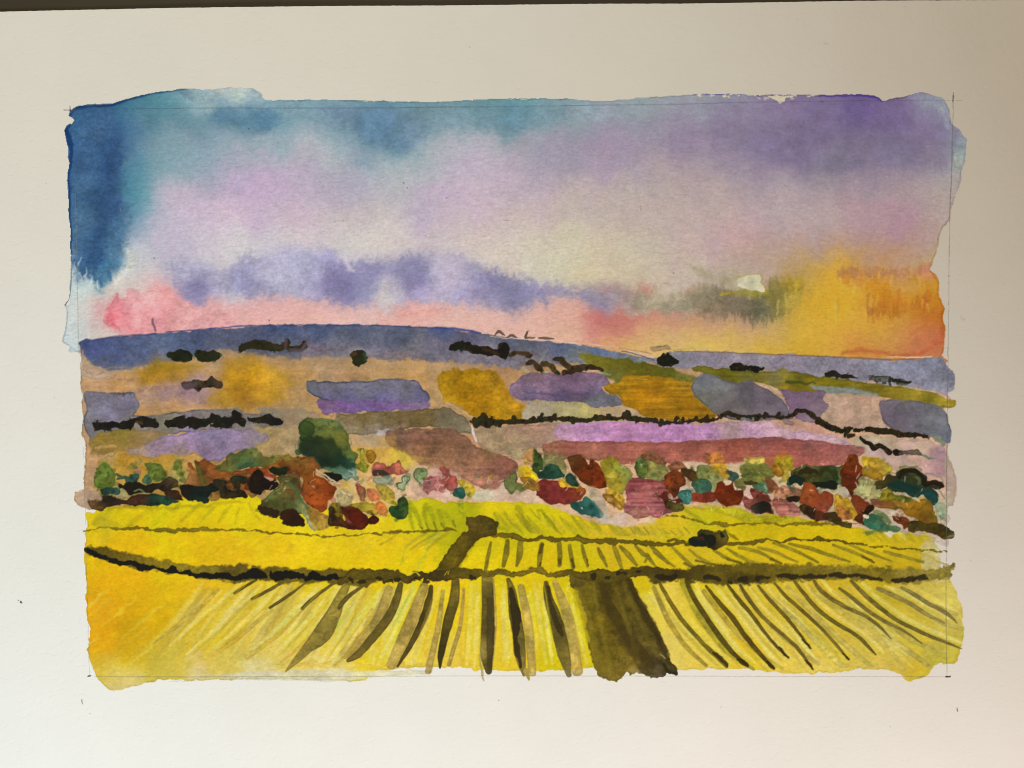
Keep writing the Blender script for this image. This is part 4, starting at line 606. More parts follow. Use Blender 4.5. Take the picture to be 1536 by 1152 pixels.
# thin field lines
def fline(label, s, col, fr, **k):
    part('field_line', yel, label, 'paint')
    a = dict(soft=1, wob=1.5, bump=.8, edge=.25, var=.2); a.update(k); line(s, col, fr, **a)
fline('thin wavy olive line across the left field', '150,48,6 185,44,8 230,38,8 300,36,10 350,36,14 420,42,14 480,46,16 560,46,18 640,48,18 720,46,18 800,44,16 880,46,12 950,48,10 1020,56,8 1090,58,8 1160,66,8 1250,70,8 1320,74,9 1400,72,8 1470,70,9 1536,66,9 1620,60,9 1720,55,10 1830,50,12 1900,44,14 1940,48,8', '#7d6c16', 'K')
poly('190,920 230,890 300,900 380,930 430,960 330,965 240,965 200,950', '#a8971c', 'A', soft=3, feather=2, edge=.2, op=.5, own=False)
poly('240,880 300,860 330,960 300,1050 260,1080 240,1000', '#a7a322', 'A', soft=6, feather=3, edge=0, op=.45, own=False)
fline('thin olive line right of the brown track', '695,78,14 740,72,24 800,78,30 840,92,24 890,96,16 930,85,22 990,90,26 1040,95,20 1100,88,26 1160,98,26 1220,98,24 1280,100,28 1340,104,24 1400,102,24 1460,108,24 1536,112,20 1600,108,18 1680,110,18 1760,112,20 1840,112,20 1920,105,18 1990,100,18 2020,92,14 2080,105,10 2140,92,12 2200,100,10 2260,88,14 2330,98,12 2400,105,9 2460,112,9 2510,128,9 2560,124,9 2630,132,7 2720,138,6 2800,144,6 2880,156,6', '#685811', 'L', soft=.9)
line('300,1062,22 340,1050,20 380,1070,22', '#6f5f14', 'D', soft=.9, wob=1, edge=.2)
fline('thin olive line below the right hand trees', '268,878,6 330,878,14 400,890,14 470,905,12 530,925,12 580,945,10 640,935,24 700,945,26 760,945,18 850,936,16 950,932,16 1050,934,18 1130,945,20 1200,940,18 1300,935,16 1400,938,14 1470,940,12 1550,935,14 1660,940,8 1740,950,4', '#7b6a12', 'D', soft=.9)
fline('short curved olive line by the field bush', '700,990,10 760,1020,14 800,1055,14', '#8c7c18', 'D', op=.8)
# brown track
part('brown_track', yel, 'brown farm track climbing between the yellow fields', 'paint')
poly('405,262 440,210 480,150 520,100 555,62 580,40 572,0 572,-18 600,-18 640,-28 670,-20 700,-15 722,10 715,45 712,72 660,85 620,98 590,140 560,190 540,225 560,250 500,262 450,275', '600,0#554618 650,30#4c3e12 620,70#514212 560,100#5a4b10 500,180#5f500e 450,250#5c4d10 690,60#4d3f12', 'L', soft=.9, wob=1.3, bump=.6, edge=.25, grain=.10, var=.18)
line('610,90,24 560,170,30 520,230,30', '#463808', 'L', soft=3, wob=2, edge=0, op=.4, own=False)
# hedges
part('field_hedge', yel, 'dark hedge curving across the left field with an olive shadow', 'dark')
poly('148,128 190,122 230,132 300,142 400,160 480,178 560,192 640,205 700,214 770,218 820,210 900,212 980,225 1050,220 1120,228 1200,228 1240,238 1300,236 1390,238 1440,236 1500,240 1536,250 1560,290 1500,322 1450,312 1400,298 1300,302 1200,296 1100,296 1000,290 900,296 820,285 700,275 600,258 500,245 400,232 300,205 220,175 160,160', '200,140#54480c 350,170#6d5d12 500,200#857116 640,225#87741a 760,240#77651a 850,235#5f4f12 1000,245#635312 1150,250#6a5a14 1300,260#5f5012 1450,265#6e5e16 1520,280#584a12', 'K', soft=2.2, wob=2, bump=1, edge=.12, grain=.10)
for s in ('155,140,12 175,150,30 215,165,24 250,180,20 290,196,20 340,210,22 385,208,22 420,225,28 450,228,26 490,226,20 530,244,20 570,236,32 600,250,18 640,250,28 680,264,20 720,262,22 780,270,28 830,264,32 870,278,22 920,268,34 960,252,40 1000,262,32 1022,272,14', '1038,250,14 1055,268,40 1120,262,38 1180,264,36 1215,280,22 1250,266,36 1300,280,24 1345,270,30 1390,288,20'):
    line(s, '#14120c', 'K', soft=.9, wob=1.2, bump=.9, edge=.1)
line('150,142,4 165,140,10', '#14120c', 'K')
part('field_hedge', yel, 'brown scalloped hedge crossing the middle of the yellow fields', 'dark')
for s in ('-30,295,30 30,260,50 70,270,40 110,258,54 170,262,50 230,265,46 290,282,36 340,262,42 380,270,36 430,268,50 480,262,50 540,248,50 600,262,46 640,245,40', '640,245,26 680,262,22 730,240,28 790,262,30 840,252,26 890,235,24 930,240,26 980,262,26 1040,255,34 1085,250,28 1130,265,44 1200,258,60 1280,268,60 1350,255,50 1420,245,50 1500,255,56 1550,260,60'):
    line(s, '700,260#6e5e12 400,265#4f400e 100,265#5c4c10 0,280#51430e 900,240#7a6814 1200,260#54460c 1500,250#4d400c' if s[0] == '6' else '0,280#55460e 200,262#55460f 400,268#453710 600,255#5c4d0e', 'L', soft=1, wob=1.4, bump=.9, edge=.25, grain=.1)
for s in ('60,295,22 80,292,20', '145,275,18 160,280,14', '180,292,20 215,292,18', '230,285,22 250,280,20', '330,280,10 345,285,12', '370,285,18 388,290,16', '590,275,20 610,272,16', '1175,265,20 1185,268,18', '1240,272,14 1250,272,14', '1390,250,18 1400,250,14', '10,285,20 25,300,16', '1300,255,16 1340,250,14'):
    line(s, '#241c0a', 'L', soft=1, wob=1.5, bump=1, edge=.1, op=.85)
for s in ('465,262,4 475,250,4 482,240,3', '485,255,4 495,240,3', '300,262,12 330,250,8 350,265,8'):
    line(s, '#cdbb2a', 'L', soft=.8, wob=1, edge=0, op=.8, own=False)
part('field_hedge', yel, 'blurred olive hedge with black blobs across the right field', 'dark')
poly('-20,240 60,235 140,232 200,215 300,212 400,208 550,208 700,210 820,212 950,215 1050,225 1150,228 1250,230 1330,228 1400,220 1448,196 1445,225 1430,250 1440,262 1400,272 1340,290 1290,298 1200,305 1120,295 1000,290 900,286 800,286 700,288 600,288 500,300 420,312 360,308 280,298 200,286 100,292 40,300 -20,292', '0,265#4c4010 100,260#43370c 200,240#4e420e 300,250#594b0e 450,230#655610 450,285#3f340a 600,240#6a5a12 750,235#76641a 750,270#5c4c0e 900,250#806e20 1050,260#7a681a 1200,255#87742a 1300,265#8f7c30 1390,245#84722c 1440,210#6e5f20 1100,285#6c5c14', 'M', soft=2.6, wob=2, bump=1.2, feather=1, edge=.08, grain=.1)
for s in ('20,270,20.28 60,275,28.08 100,270,18.72', '245,272,20.28 290,272,21.84 320,282,15.6', '360,290,12.48 375,294,17.16', '415,285,23.4 440,278,20.28', '490,278,23.4 520,276,18.72 560,272,14.04', '595,272,15.6 640,268,26.52 685,270,20.28', '700,275,15.6 730,272,18.72 790,268,20.28 825,266,18.72', '850,268,20.28 880,264,26.52 915,268,20.28', '935,262,15.6 970,262,18.72 1010,270,20.28 1060,278,15.6 1090,284,9.36', '1145,285,17.16 1180,288,21.84 1230,285,20.28 1260,278,15.6', '1250,285,17.16 1290,274,24.96 1312,275,17.16'):
    line(s, '#241d0b', 'M', soft=1.2, wob=1.2, bump=.7, edge=.1, op=.88)
line('1360,190,6 1400,210,12 1420,220,8', '#a39356', 'M', soft=1, edge=.1, op=.7)
line('1270,150,10 1320,170,8 1380,205,8', '#a8982e', 'M', soft=1.5, edge=.1, op=.6)
# =========================== AUTUMN TREES
belt = part('tree_belt', label='band of autumn trees between the hillside and the yellow fields', mat='paint')
def tree(label, *sh, name='painted_tree', fr='A', **k):
    part('painted_bush' if name == 'painted_tree' and ('bush' in label or 'smear' in label or 'gap' in label or 'tuft' in label) else name, belt, label, 'paint')
    a = dict(soft=.9, wob=1.2, bright=1.1, edge=.2, var=.17, grain=.06, hue=.03, bloom=.15, grow=.8, bump=.35); a.update(k)
    for s, c in sh:
        lay('line' if s.split()[0].count(',') == 2 else 'poly', s, c, fr, **a)
        p = pts_of(s, fr); w = np.ptp(p[:, 0])*np.ptp(p[:, 1])
        base = rgb(c[-7:]); cs_ = ['#%02x%02x%02x' % tuple(int(max(0, min(1, q))*255) for q in base*f) for f in ([.6, .65, .7], [.8, .72, .6], [1.2, 1.12, 1.05], [.7, .85, .7], [.9, .75, .7])]
        if w > 90 and s.split()[0].count(',') == 1: dabs(s, fr, int(min(w/55, 14)), cs_, 2, 6, 5000+len(PARTS)*3, soft=1.1, op=.5)
ochre = part('ochre_wash', belt, 'ochre wash behind the trees at the left end', 'paint')
poly('240,480 330,420 380,408 450,430 560,450 700,440 830,440 930,430 975,470 930,540 900,600 840,680 760,700 640,700 560,740 440,760 330,745 240,740 215,690 215,560', '300,440#b59a68 260,520#a9853c 400,480#b28428 560,470#b08434 700,480#ba9038 880,470#bd9450 500,560#b5862c 420,580#b08a38 800,600#a59450 500,720#8f8a48 400,740#8d8458 700,680#95884c 640,560#a38a30', 'A', soft=1.5, wob=2, edge=.2)
poly('120,690 200,700 240,740 300,750 330,790 180,830 140,790', '#a4886c', 'A', soft=4, edge=0, op=.7)
CUR[0] = belt
poly('560,690 640,640 740,600 860,640 1000,700 1160,770 1180,740 980,560 760,540 700,400 850,380 1000,390 1120,450 1200,500 1400,540 1536,640 1536,730 1300,740 1050,740 1000,800 960,880 900,890 560,800', '600,700#c9b08a 720,620#d0bc9e 760,560#c9a24a 780,500#caa246 850,420#cda048 950,440#c79a4c 1000,430#c9a63a 1080,490#cfae3c 1100,600#cbaa90 1000,640#ccb098 1250,560#bf9a84 1400,560#b88f7a 1300,640#c09084 1450,720#d3bca8 900,700#cfae60 900,640#c9a860 660,650#c9a638', 'B', soft=3, wob=2, feather=1.5, edge=.08)
poly('200,690 400,690 460,640 560,640 700,700 760,790 900,840 1000,840 1150,890 1220,900 1330,860 1400,890 1536,880 1536,940 1350,950 1200,940 1000,880 800,800 640,780 450,780 350,770 250,770', '300,720#d0c4a8 260,760#d3cca8 450,740#cdb098 600,740#cbac94 500,760#cba88c 700,780#ceb098 900,840#c9b08c 1050,870#c49a7c 1230,900#d0c0ac 1250,870#c3a894 1400,920#c8a888 1536,930#c8ac80', 'C', soft=3, wob=2, edge=.06)
poly('270,690 300,600 400,500 700,500 1000,520 1200,600 1260,640 1500,660 1536,760 1480,860 1340,900 1250,880 1060,870 900,860 820,800 640,790 460,790 300,800 240,760', '290,520#bfa486 270,700#c4a488 430,760#c6b09a 620,780#c2a68a 830,740#c9aa98 870,720#c6a494 740,640#bda68a 1030,760#c3a58c 1040,660#b59878 1190,640#bdaa86 800,540#c0a880 1240,800#b59080 1500,690#c4b8a0 1460,830#b9977e', 'D', soft=2, wob=2, edge=.1)
poly('0,700 300,680 420,640 500,600 640,620 700,640 1000,700 1140,800 1140,880 1080,930 1000,1000 850,1010 700,1000 560,960 480,900 300,900 100,880 0,800', '340,700#b7ab98 470,720#b9a98c 320,680#b3a888 600,760#ab9678 690,830#ad9c7c 760,870#b9a894 1090,880#b5a590 1000,960#b5a48a 820,960#bda890 480,860#b9a488 240,900#b59a74 720,700#a8946c', 'E', soft=2, wob=2, edge=.1)
poly('1000,950 1060,960 1150,1010 1160,1100 1040,1060 1030,1000', '#b9a594', 'E', soft=3, edge=0, op=.7)
poly('690,985 760,1000 750,1040 700,1010', '#c6b8a0', 'E', soft=1, edge=0); poly('780,1005 830,1000 860,1070 820,1040', '#c4b040', 'E', soft=1, edge=0, own=False)
# loose wet dabs between the trees
for k in range(240):
    x = rr.uniform(140, 1412); lo = np.interp(x, [140, 300, 430, 520, 700, 800, 950, 1150, 1300, 1410], [695, 690, 715, 690, 705, 690, 700, 705, 700, 705]); hi = np.interp(x, [140, 300, 430, 520, 700, 800, 900, 1000, 1150, 1300, 1410], [740, 735, 745, 770, 738, 740, 765, 755, 760, 780, 785])
    y = rr.uniform(lo, hi)
    CUR[0] = ochre if x < 400 else belt
    warm = ['#b58a34', '#c29a3c', '#a86a3c', '#b4827a', '#c7a04a', '#8f8a4a', '#9a9a62', '#7c8450', '#a05a40', '#c4b48e', '#6c7c5c']
    dk = ['#7c5226', '#8f7630', '#5c6430', '#96602c', '#a98434', '#66743c'] if x < 330 or x > 1180 else warm
    line([[x, y, rr.uniform(3, 8)], [x+rr.uniform(-6, 6), y+rr.uniform(-5, 5), rr.uniform(2, 7)]], (warm+dk)[int(rr.integers(0, len(warm+dk)))], soft=1.3, wob=1.6, bump=.5, edge=.3, op=rr.uniform(.35, .75), sm=False, var=.2, bloom=.2)
# left group
G1_, G2_, RU, DK, TL = '#50602a', '#5a6428', '#7a3c18', '#1d150d', '#25463c'
tree('green egg shaped tree at the far left', ('200,610 215,570 230,520 262,490 300,505 330,555 350,600 330,665 290,688 250,680 212,672', '270,540#5d7030 230,610#556828 300,620#5e6e2e 270,670#4e6020'), fr='A')
tree('green rounded tree among ochre at left', ('572,508 640,505 690,530 712,580 718,605 680,620 650,628 600,600 585,560', '600,530#56662a 660,560#5f6c28 680,600#4c5a20'), fr='A')
tree('slim bent light green tree', ('765,530 775,490 800,470 822,485 825,530 820,560 840,590 845,608 825,608 800,580 790,545 770,545', '#67702c'), fr='A')
tree('blue green bush pair among the ochre', ('365,575,6 375,590,20 400,605,16 365,612,6', '#3c5034'), ('415,595 440,590 455,600 460,585 505,582 508,615 480,645 430,640', '#2f4a3a'), ('550,600 590,590 605,640 570,650 548,630', '#3c553c'), fr='A')
tree('russet tree mass on the left', ('930,478 960,490 1010,480 1060,510 1120,540 1250,555 1350,545 1440,530 1480,560 1500,620 1440,610 1400,570 1370,560 1330,610 1240,590 1160,620 1140,640 1060,620 1050,660 970,660 900,660 855,640 870,590 890,560 870,520 880,495 905,500 910,540 940,560', '940,490#7a3a18 1020,510#7f481c 900,600#9a6a38 1000,600#7a4420 1150,570#7c3f18 1300,570#74381a 1450,550#7c3414 1000,650#7d5028'), fr='A', wob=1.8)
tree('olive green tree mass behind the russet trees', ('1080,530 1110,500 1180,440 1230,420 1300,400 1360,390 1390,430 1450,455 1560,440 1640,470 1640,510 1480,535 1340,530 1200,555 1130,550', '1150,510#5f5c2a 1250,450#58662c 1300,480#3d5230 1350,410#6f6a34 1450,480#68622a 1600,480#776426 1280,510#2f4a34'), fr='A', wob=1.8, soft=1.2)
poly('990,600 1100,580 1300,570 1420,600 1400,700 1330,740 1290,720 1180,700 1080,760 1000,740', '1050,650#7a4620 1200,640#6c3c18 1300,680#87582a 1350,700#8a6a30 1100,700#7f5426 1050,740#9c7a34', 'A', soft=1.2, wob=2, edge=.2, var=.25, bloom=.2)
tree('olive trunk like tree in the russet mass', ('930,520 950,505 970,540 985,600 1000,640 980,660 950,590', '#55481c'), fr='A')
tree('dark crooked hedge tree under the ochre', ('370,655 410,655 450,630 500,640 560,665 640,635 690,640 710,610 760,600 795,625 790,660 760,680 745,700 790,705 825,730 835,765 800,750 760,760 730,750 690,690 650,680 600,715 550,705 500,715 450,728 410,700', '450,660#17130c 600,670#1c150e 720,640#32281a 760,630#3e3420 760,730#331a12 690,690#21160e'), fr='A', wob=1.5, bump=.6)
tree('dark blue black bush', ('820,665 850,650 920,668 1000,665 1040,648 1060,660 1100,670 1090,695 1030,720 980,765 910,772 850,745 825,710', '850,690#1d130c 950,710#101a18 1040,670#141a14 960,760#16241e'), fr='A', bump=.6)
tree('dark olive bush cluster over the russet mass', ('1060,625 1100,610 1145,630 1150,680 1190,700 1250,690 1300,735 1290,760 1250,745 1200,752 1150,757 1115,735 1095,690 1065,655', '1100,640#2c2a18 1130,720#2f2712 1230,740#2a2010 1280,745#1f160c'), ('1180,605 1230,592 1285,605 1295,640 1250,650 1235,690 1200,680 1210,650 1185,640', '1210,620#1f2a1e 1270,625#151a14 1220,670#36280f'), ('1290,640 1330,640 1320,690 1280,680', '#6a3416'), fr='A', bump=.6)
tree('brown black tree above the yellow field', ('1310,610 1350,560 1380,570 1410,590 1415,620 1440,640 1490,630 1520,650 1505,685 1440,685 1410,700 1400,720 1360,700 1310,665 1300,640', '1350,600#3a2014 1380,680#1d140d 1480,660#1d150d'), fr='A', bump=.6)
line('1425,610,30 1470,615,24', '#b5887a', 'A', soft=1, wob=1.5, edge=.2, own=False)
tree('tiny dark bush at the field edge', ('985,770,26 1010,768,32', '#16251c'), fr='A')
tree('brown and teal bushes lining the field at the far left', ('150,775 180,770 260,775 270,740 330,738 380,760 420,765 470,735 540,728 600,735 640,728 700,740 770,755 800,770 770,790 700,795 640,805 580,800 500,805 430,790 370,805 300,805 250,835 200,825 165,800', '170,785#57402a 230,800#4a3418 300,770#1b1510 400,780#2d1d12 530,760#3a1e14 620,770#14251c 700,780#23402f 770,770#1b2c20'), fr='A', wob=1.4, bump=.7)
line('250,820,26 200,822,20', '#5e4a22', 'A', soft=1, wob=1.2, edge=.15)
tree('dark teal bush at the foot of the green tree', ('245,690 300,675 325,672 380,690 385,715 360,728 320,710 290,725 260,722', '270,700#1d2f28 330,690#2f4c3e 360,710#2b483a'), fr='A')
line('480,700,10 520,690,14 560,710,10', '#6f8050', 'A', soft=1, edge=.1, op=.8, own=False)
# big tree
tree('large dark green round tree taller than the rest', ('322,250 332,215 352,192 385,178 410,182 430,192 480,184 540,192 590,210 630,235 655,270 680,320 695,380 715,410 750,440 735,480 725,520 740,560 740,600 700,605 660,622 610,590 560,575 500,545 460,530 440,480 400,460 350,440 310,440 300,420 330,380 330,330 345,310 325,280', '380,250#3c4e20 470,220#5c6630 560,240#66703c 630,260#69682c 600,330#605e26 680,380#545822 540,300#5a6228 400,330#33421f 480,420#2d3a20 350,420#465630 600,470#2a3c22 700,440#515a26 520,560#4d6248 650,560#52695a 720,590#6a8070 660,510#2e4a3a'), fr='B', soft=1, wob=1.5)
line('385,250,118 386,252,114', '380,230#36481c 400,280#28381a', 'B', soft=1, wob=1.5, edge=.3, op=.85)
poly('340,320 400,315 470,318 540,310 590,350 610,400 660,450 740,510 710,540 600,525 520,535 470,520 440,475 370,455 335,420', '400,350#1f2a14 480,400#26311c 560,400#2a341a 400,430#15201a 520,500#101c14 620,490#12241a 700,510#1d3628', 'B', soft=3, wob=2.5, feather=1.5, edge=.1, op=.9, own=False)
for s in ('440,190,8 520,185,10 580,205,10 630,235,12 655,260,8', '300,370,8 320,345,8 345,340,6', '300,380,10 315,420,10', '690,320,6 712,360,8 700,390,6', '560,260,8 640,240,10'):
    line(s, '#3f6a4c', 'B', soft=1, wob=2, edge=.1, op=.6)
tree('green vine like outlined tree beside the golden oval', ('755,405 790,398 800,430 790,480 820,520 815,560 780,560 745,530 760,500 770,450', '770,420#b09a38 800,540#a59830 760,530#7f8428'), fr='B', edge=.45)
line('748,515,24 775,520,30 800,545,16', '#7c8028', 'B', soft=.8, edge=.3)
tree('small golden oval tree', ('808,430 830,402 860,405 882,440 875,480 850,498 822,488 812,460', '#94691c'), fr='B', edge=.4)
tree('wide rust red tree with a pointed right side', ('340,690 360,620 350,580 400,545 440,548 450,590 500,610 545,645 575,665 598,690 560,740 530,770 522,830 490,852 440,820 380,790 350,745', '400,580#7c4a18 450,640#7c3a14 560,690#682a0c 420,720#7f3f18 480,800#853c16 380,760#6e3410'), fr='B')
tree('brown orange tree mass behind the rust tree', ('-10,545 60,530 130,500 200,470 240,440 290,455 340,450 420,455 450,500 475,530 440,548 400,550 340,590 300,570 250,580 200,590 140,570 110,545 60,560 0,600', '50,550#7c3a18 150,520#80501c 250,460#6f5c24 350,480#7a5420 430,490#7d4c1e 300,550#6e3e16 200,560#5c2e14'), fr='B', wob=1.8, soft=1.1)
line('250,600,60 320,600,70 330,680,50 310,760,40', '#4a3014', 'B', soft=3, wob=2, edge=.1, op=.8)
tree('dark oval bush above the rust tree', ('112,542 170,535 235,530 250,550 230,578 190,588 150,575', '#16200f'), fr='B')
tree('black bush beside the big green tree', ('508,575 550,565 600,575 632,590 620,615 580,635 545,622', '#15150c'), fr='B')
line('455,545,14 490,570,10 540,615,12 590,635,10', '#cdb8a4', 'B', soft=.9, wob=1.5, edge=0, own=False)
tree('black spreading bush left of the rust tree', ('-15,590 30,555 60,560 75,600 110,630 165,632 172,665 120,690 70,680 50,720 10,715 -20,690', '#1b130b'), fr='B', bump=.7)
tree('olive crown with brown scalloped underside', ('38,820 70,770 120,720 170,680 190,640 170,610 230,590 280,600 320,640 340,700 345,760 390,810 400,850 380,890 340,860 300,845 240,840 200,870 160,895 110,890 70,870', '90,800#3c2e16 120,740#5f6030 200,700#575a28 260,630#3c3c1c 300,700#5a4220 240,710#6b4a20 230,790#4d5526 330,800#47512a 370,850#50603a 150,800#4a4a20'), fr='B', wob=1.6, bump=.5)
line('180,690,8 130,720,10 90,770,10', '#5c8050', 'B', soft=1, wob=1.2, edge=0, op=.7)
line('250,640,20 320,720,24 350,790,16', '#3c5c30', 'B', soft=1.5, wob=1.5, edge=0, op=.7)
for s in ('45,830,40 90,850,60 130,860,66 165,870,44', '210,870,40 250,880,90 280,900,120 320,910,70 345,930,40'):
    line(s, '100,850#2a1f10 240,880#331b0e 300,930#2a170c', 'B', soft=1, wob=1.6, bump=1, edge=.15)
tree('grey green sliver of trunk', ('345,800,26 370,860,30 395,910,34 425,960,36 435,980,18', '360,830#6f6e3c 400,920#84845c 430,970#858c74'), fr='B', name='tree_trunk')
tree('orange tan bush beside the sliver of trunk', ('390,850 430,830 480,855 530,880 560,920 540,960 480,975 440,975 420,930', '430,870#a0702a 500,920#94702a 470,960#a88636'), fr='B', soft=1.2)
tree('olive brown bush around the maroon one', ('545,810 590,785 680,800 760,780 850,790 890,830 900,860 850,875 800,850 740,830 650,830 640,880 620,900 570,890 540,850', '600,830#6e5c1c 750,800#7a6820 860,830#8a6a24 600,880#5c4a14'), fr='B')
tree('maroon egg shaped bush at the field edge', ('635,830 650,805 700,808 770,835 815,890 830,940 800,965 740,970 690,972 650,940 660,890', '680,830#5a2012 730,890#4f1606 780,900#58180a 800,950#3a160c 680,940#4a1e14'), fr='B', bump=.4)
line('730,890,100 750,895,90', '#541a08', 'B', soft=1.2, edge=.3, op=.6, own=False)
line('655,900,20 680,920,24 700,925,12', '#8a5c48', 'B', soft=1.5, edge=.1, op=.5, own=False)
tree('dark brown scalloped bush left of the maroon one', ('535,830 560,815 580,830 575,870 610,890 650,910 690,950 700,972 660,965 620,950 580,950 545,930 550,880', '560,850#31260f 600,910#3a2a10 660,950#38180e'), fr='B', bump=.6)
tree('little maroon bush at the end of the row', ('832,912 850,890 890,890 898,910 880,935 845,937', '#34140a'), fr='B')
tree('pale pink brown teardrop tree', ('738,665 745,645 775,660 803,695 803,740 800,770 775,765 755,720', '760,670#a2503a 790,740#8c6440'), fr='B', edge=.35)
tree('orange pink teardrop tree', ('822,690 850,680 890,710 905,740 885,765 850,765 832,735', '#b06440'), fr='B')
tree('orange bush above the little maroon bush', ('878,800 910,778 935,790 960,840 955,880 920,870 890,850', '900,810#bf6a34 940,860#c68438'), fr='B', soft=1.1)
tree('pale olive smudge of a tree', ('600,720 640,690 700,720 715,770 680,800 620,790', '#a09a68'), fr='B', soft=1.4, op=.8)
tree('mustard yellow oval tree', ('880,660 915,650 960,668 1005,705 1018,740 1000,785 960,775 920,745 900,700', '#a68c32'), fr='B', edge=.3)
tree('dark green heart shaped bush', ('975,840 1000,815 1035,805 1050,765 1075,750 1100,775 1110,810 1100,870 1080,895 1040,902 1000,885 980,865', '1010,840#1c4a22 1070,780#2c3a1c 1080,850#33421a 1030,880#1f3e1c'), fr='B')
tree('outlined sage green oval tree', ('1152,590 1165,550 1195,530 1235,545 1247,575 1230,610 1205,642 1175,625', '#66724a'), fr='B', edge=.5)
tree('outlined pale sage tree shaped like a comma', ('1035,680 1035,650 1070,640 1065,605 1090,585 1122,590 1122,625 1105,650 1090,690 1075,702 1050,695', '#87906e'), fr='B', edge=.5)
tree('brick red spiky bush', ('850,540 880,510 920,500 955,530 1000,500 1045,490 1070,530 1110,550 1100,570 1050,585 1000,575 970,600 900,590 860,570', '880,530#a0584c 950,560#7a3630 1040,530#96503c 1080,560#a0604a'), fr='B', wob=1.6)
line('870,575,40 920,570,50 960,600,34', '#3c2e24', 'B', soft=1.2, wob=1.5, edge=.1)
tree('grey teal smudge under the brick red bush', ('860,605 910,610 980,595 1005,620 1005,655 950,650 890,650', '#838a76'), fr='B', soft=1.4, op=.85)
tree('rose pink striped bush', ('1225,650 1240,605 1280,600 1340,600 1350,640 1385,660 1365,715 1300,690 1250,715 1225,690', '1260,620#a86a5e 1320,640#b87a70 1280,690#9c5c54'), fr='B', streak=.1)
tree('dull red bush with a tall tip', ('1345,535 1380,528 1405,550 1410,590 1450,600 1472,640 1455,690 1400,695 1375,660 1360,620 1385,590 1365,570', '1390,560#9a4c44 1420,630#7e382e 1440,680#8a5446'), fr='B', wob=1.5)
tree('teal bush at the edge of the yellow strip', ('105,690 130,672 165,680 180,730 160,755 125,745 95,725', '130,700#2f4c42 150,740#1f4a44'), fr='C')
tree('yellow ochre bush right of the teal one', ('128,640 150,622 200,640 245,680 250,720 215,745 185,720 165,680', '160,640#b08a2c 220,690#b5902c 190,740#7e7c28'), fr='C', soft=1)
# middle group
tree('outlined olive green bush with a curly top', ('452,640 480,615 505,610 495,580 515,568 545,575 558,600 550,630 580,645 612,665 612,690 580,710 545,690 525,718 500,700 475,680', '510,600#68703a 480,650#6d7440 560,670#65702e 530,690#7a8050'), fr='C', edge=.5, wob=1.4)
tree('tall pointed dark green tree', ('662,460 668,420 685,402 712,430 735,465 748,500 740,540 710,555 715,600 690,580 668,540', '700,440#33481c 720,490#465a22 690,560#31462c'), fr='C', edge=.4)
tree('sage tree with a brown top behind the teal dome', ('735,395 760,440 800,430 850,450 890,440 890,480 910,540 900,575 860,560 800,510 745,545 750,490 740,450', '780,450#705236 830,470#7a6a44 860,520#6a6a3a 770,500#74784a 890,560#7f7a50'), fr='C')
tree('orange smear above the yellow bush', ('600,440 640,395 670,400 662,460 665,500 620,510 600,480', '#b5803c'), fr='C', soft=2, op=.7)
tree('dark teal dome shaped tree', ('700,570 740,560 770,525 800,508 850,540 895,585 890,605 850,600 790,610 740,618 712,612', '760,550#24402c 820,540#26402e 800,590#123028 880,595#1d4438'), fr='C')
tree('large dark rust tree leaning left', ('918,465 940,445 990,440 1030,460 1060,505 1075,510 1085,475 1110,480 1140,510 1165,560 1195,600 1200,650 1170,678 1130,682 1080,665 1010,632 990,600 955,560 935,510', '960,470#4e3216 1000,490#50280c 1100,540#6c2c0c 1050,580#4e1e08 1160,620#5e2208 1020,620#42200a'), fr='C')
tree('crimson tree block', ('703,640 740,622 780,630 820,624 850,630 862,668 895,665 925,660 960,675 1035,685 1042,712 1010,755 985,770 945,795 880,795 820,792 760,785 735,760 715,735 698,725 705,690', '760,660#6c2622 830,700#6e2a28 900,720#682420 1000,710#6a3616 780,770#6a2420 950,780#642420'), fr='C', bump=.3)
tree('bright yellow bush left of the crimson block', ('565,540 600,528 660,528 670,560 700,610 695,635 640,612 600,605 580,580', '600,550#c09a1e 660,590#c89e1c'), fr='C', soft=.9)
tree('ochre bush left of the crimson block', ('575,605 610,598 650,612 700,650 705,690 660,690 625,670 585,640', '600,620#8f6c1e 670,660#94702a'), fr='C')
tree('yellow gap between crimson and rust trees', ('860,615 900,625 930,650 985,655 1015,680 960,675 900,662 868,665', '#c49c26'), fr='C')
tree('small teal bush between crimson and rust trees', ('905,600 930,580 965,595 995,640 990,665 950,655 915,630', '#20382a'), fr='C')
tree('teal bush below the crimson block', ('945,790 985,775 1020,778 1040,745 1080,765 1120,800 1165,850 1162,888 1110,878 1060,870 1010,860 985,840 955,825', '980,800#1c3c36 1060,780#2c5c4c 1120,840#1e544c 1010,840#1d4a44 1060,850#28584e'), fr='C')
line('1010,820,10 1018,828,8', '#c4b090', 'C', soft=.8, edge=0, own=False)
tree('grey sage smear beside the teal bush', ('1090,700,60 1140,760,70 1170,830,60 1190,910,30', '1100,700#a39a78 1150,780#90957c 1190,890#a5a594'), fr='C', soft=3, op=.7, edge=.05)
tree('yellow green wide tree', ('1150,500 1180,480 1220,455 1260,465 1300,510 1330,520 1370,565 1365,610 1345,670 1320,715 1290,720 1240,690 1205,660 1195,610 1165,550', '1170,500#9a8420 1230,500#75701c 1290,540#6a6c2c 1340,560#6c7038 1330,640#64622c 1250,600#8c7c1c 1290,680#85741e 1220,640#9a8226'), fr='C', soft=1.1)
tree('yellow strip of foliage', ('1180,685 1230,690 1270,705 1310,750 1325,800 1305,830 1270,780 1220,735', '#b18826'), fr='C')
tree('brown gold oval bush', ('1172,735 1195,722 1240,735 1290,780 1315,810 1300,832 1250,805 1205,780', '#94692a'), fr='C', edge=.35)
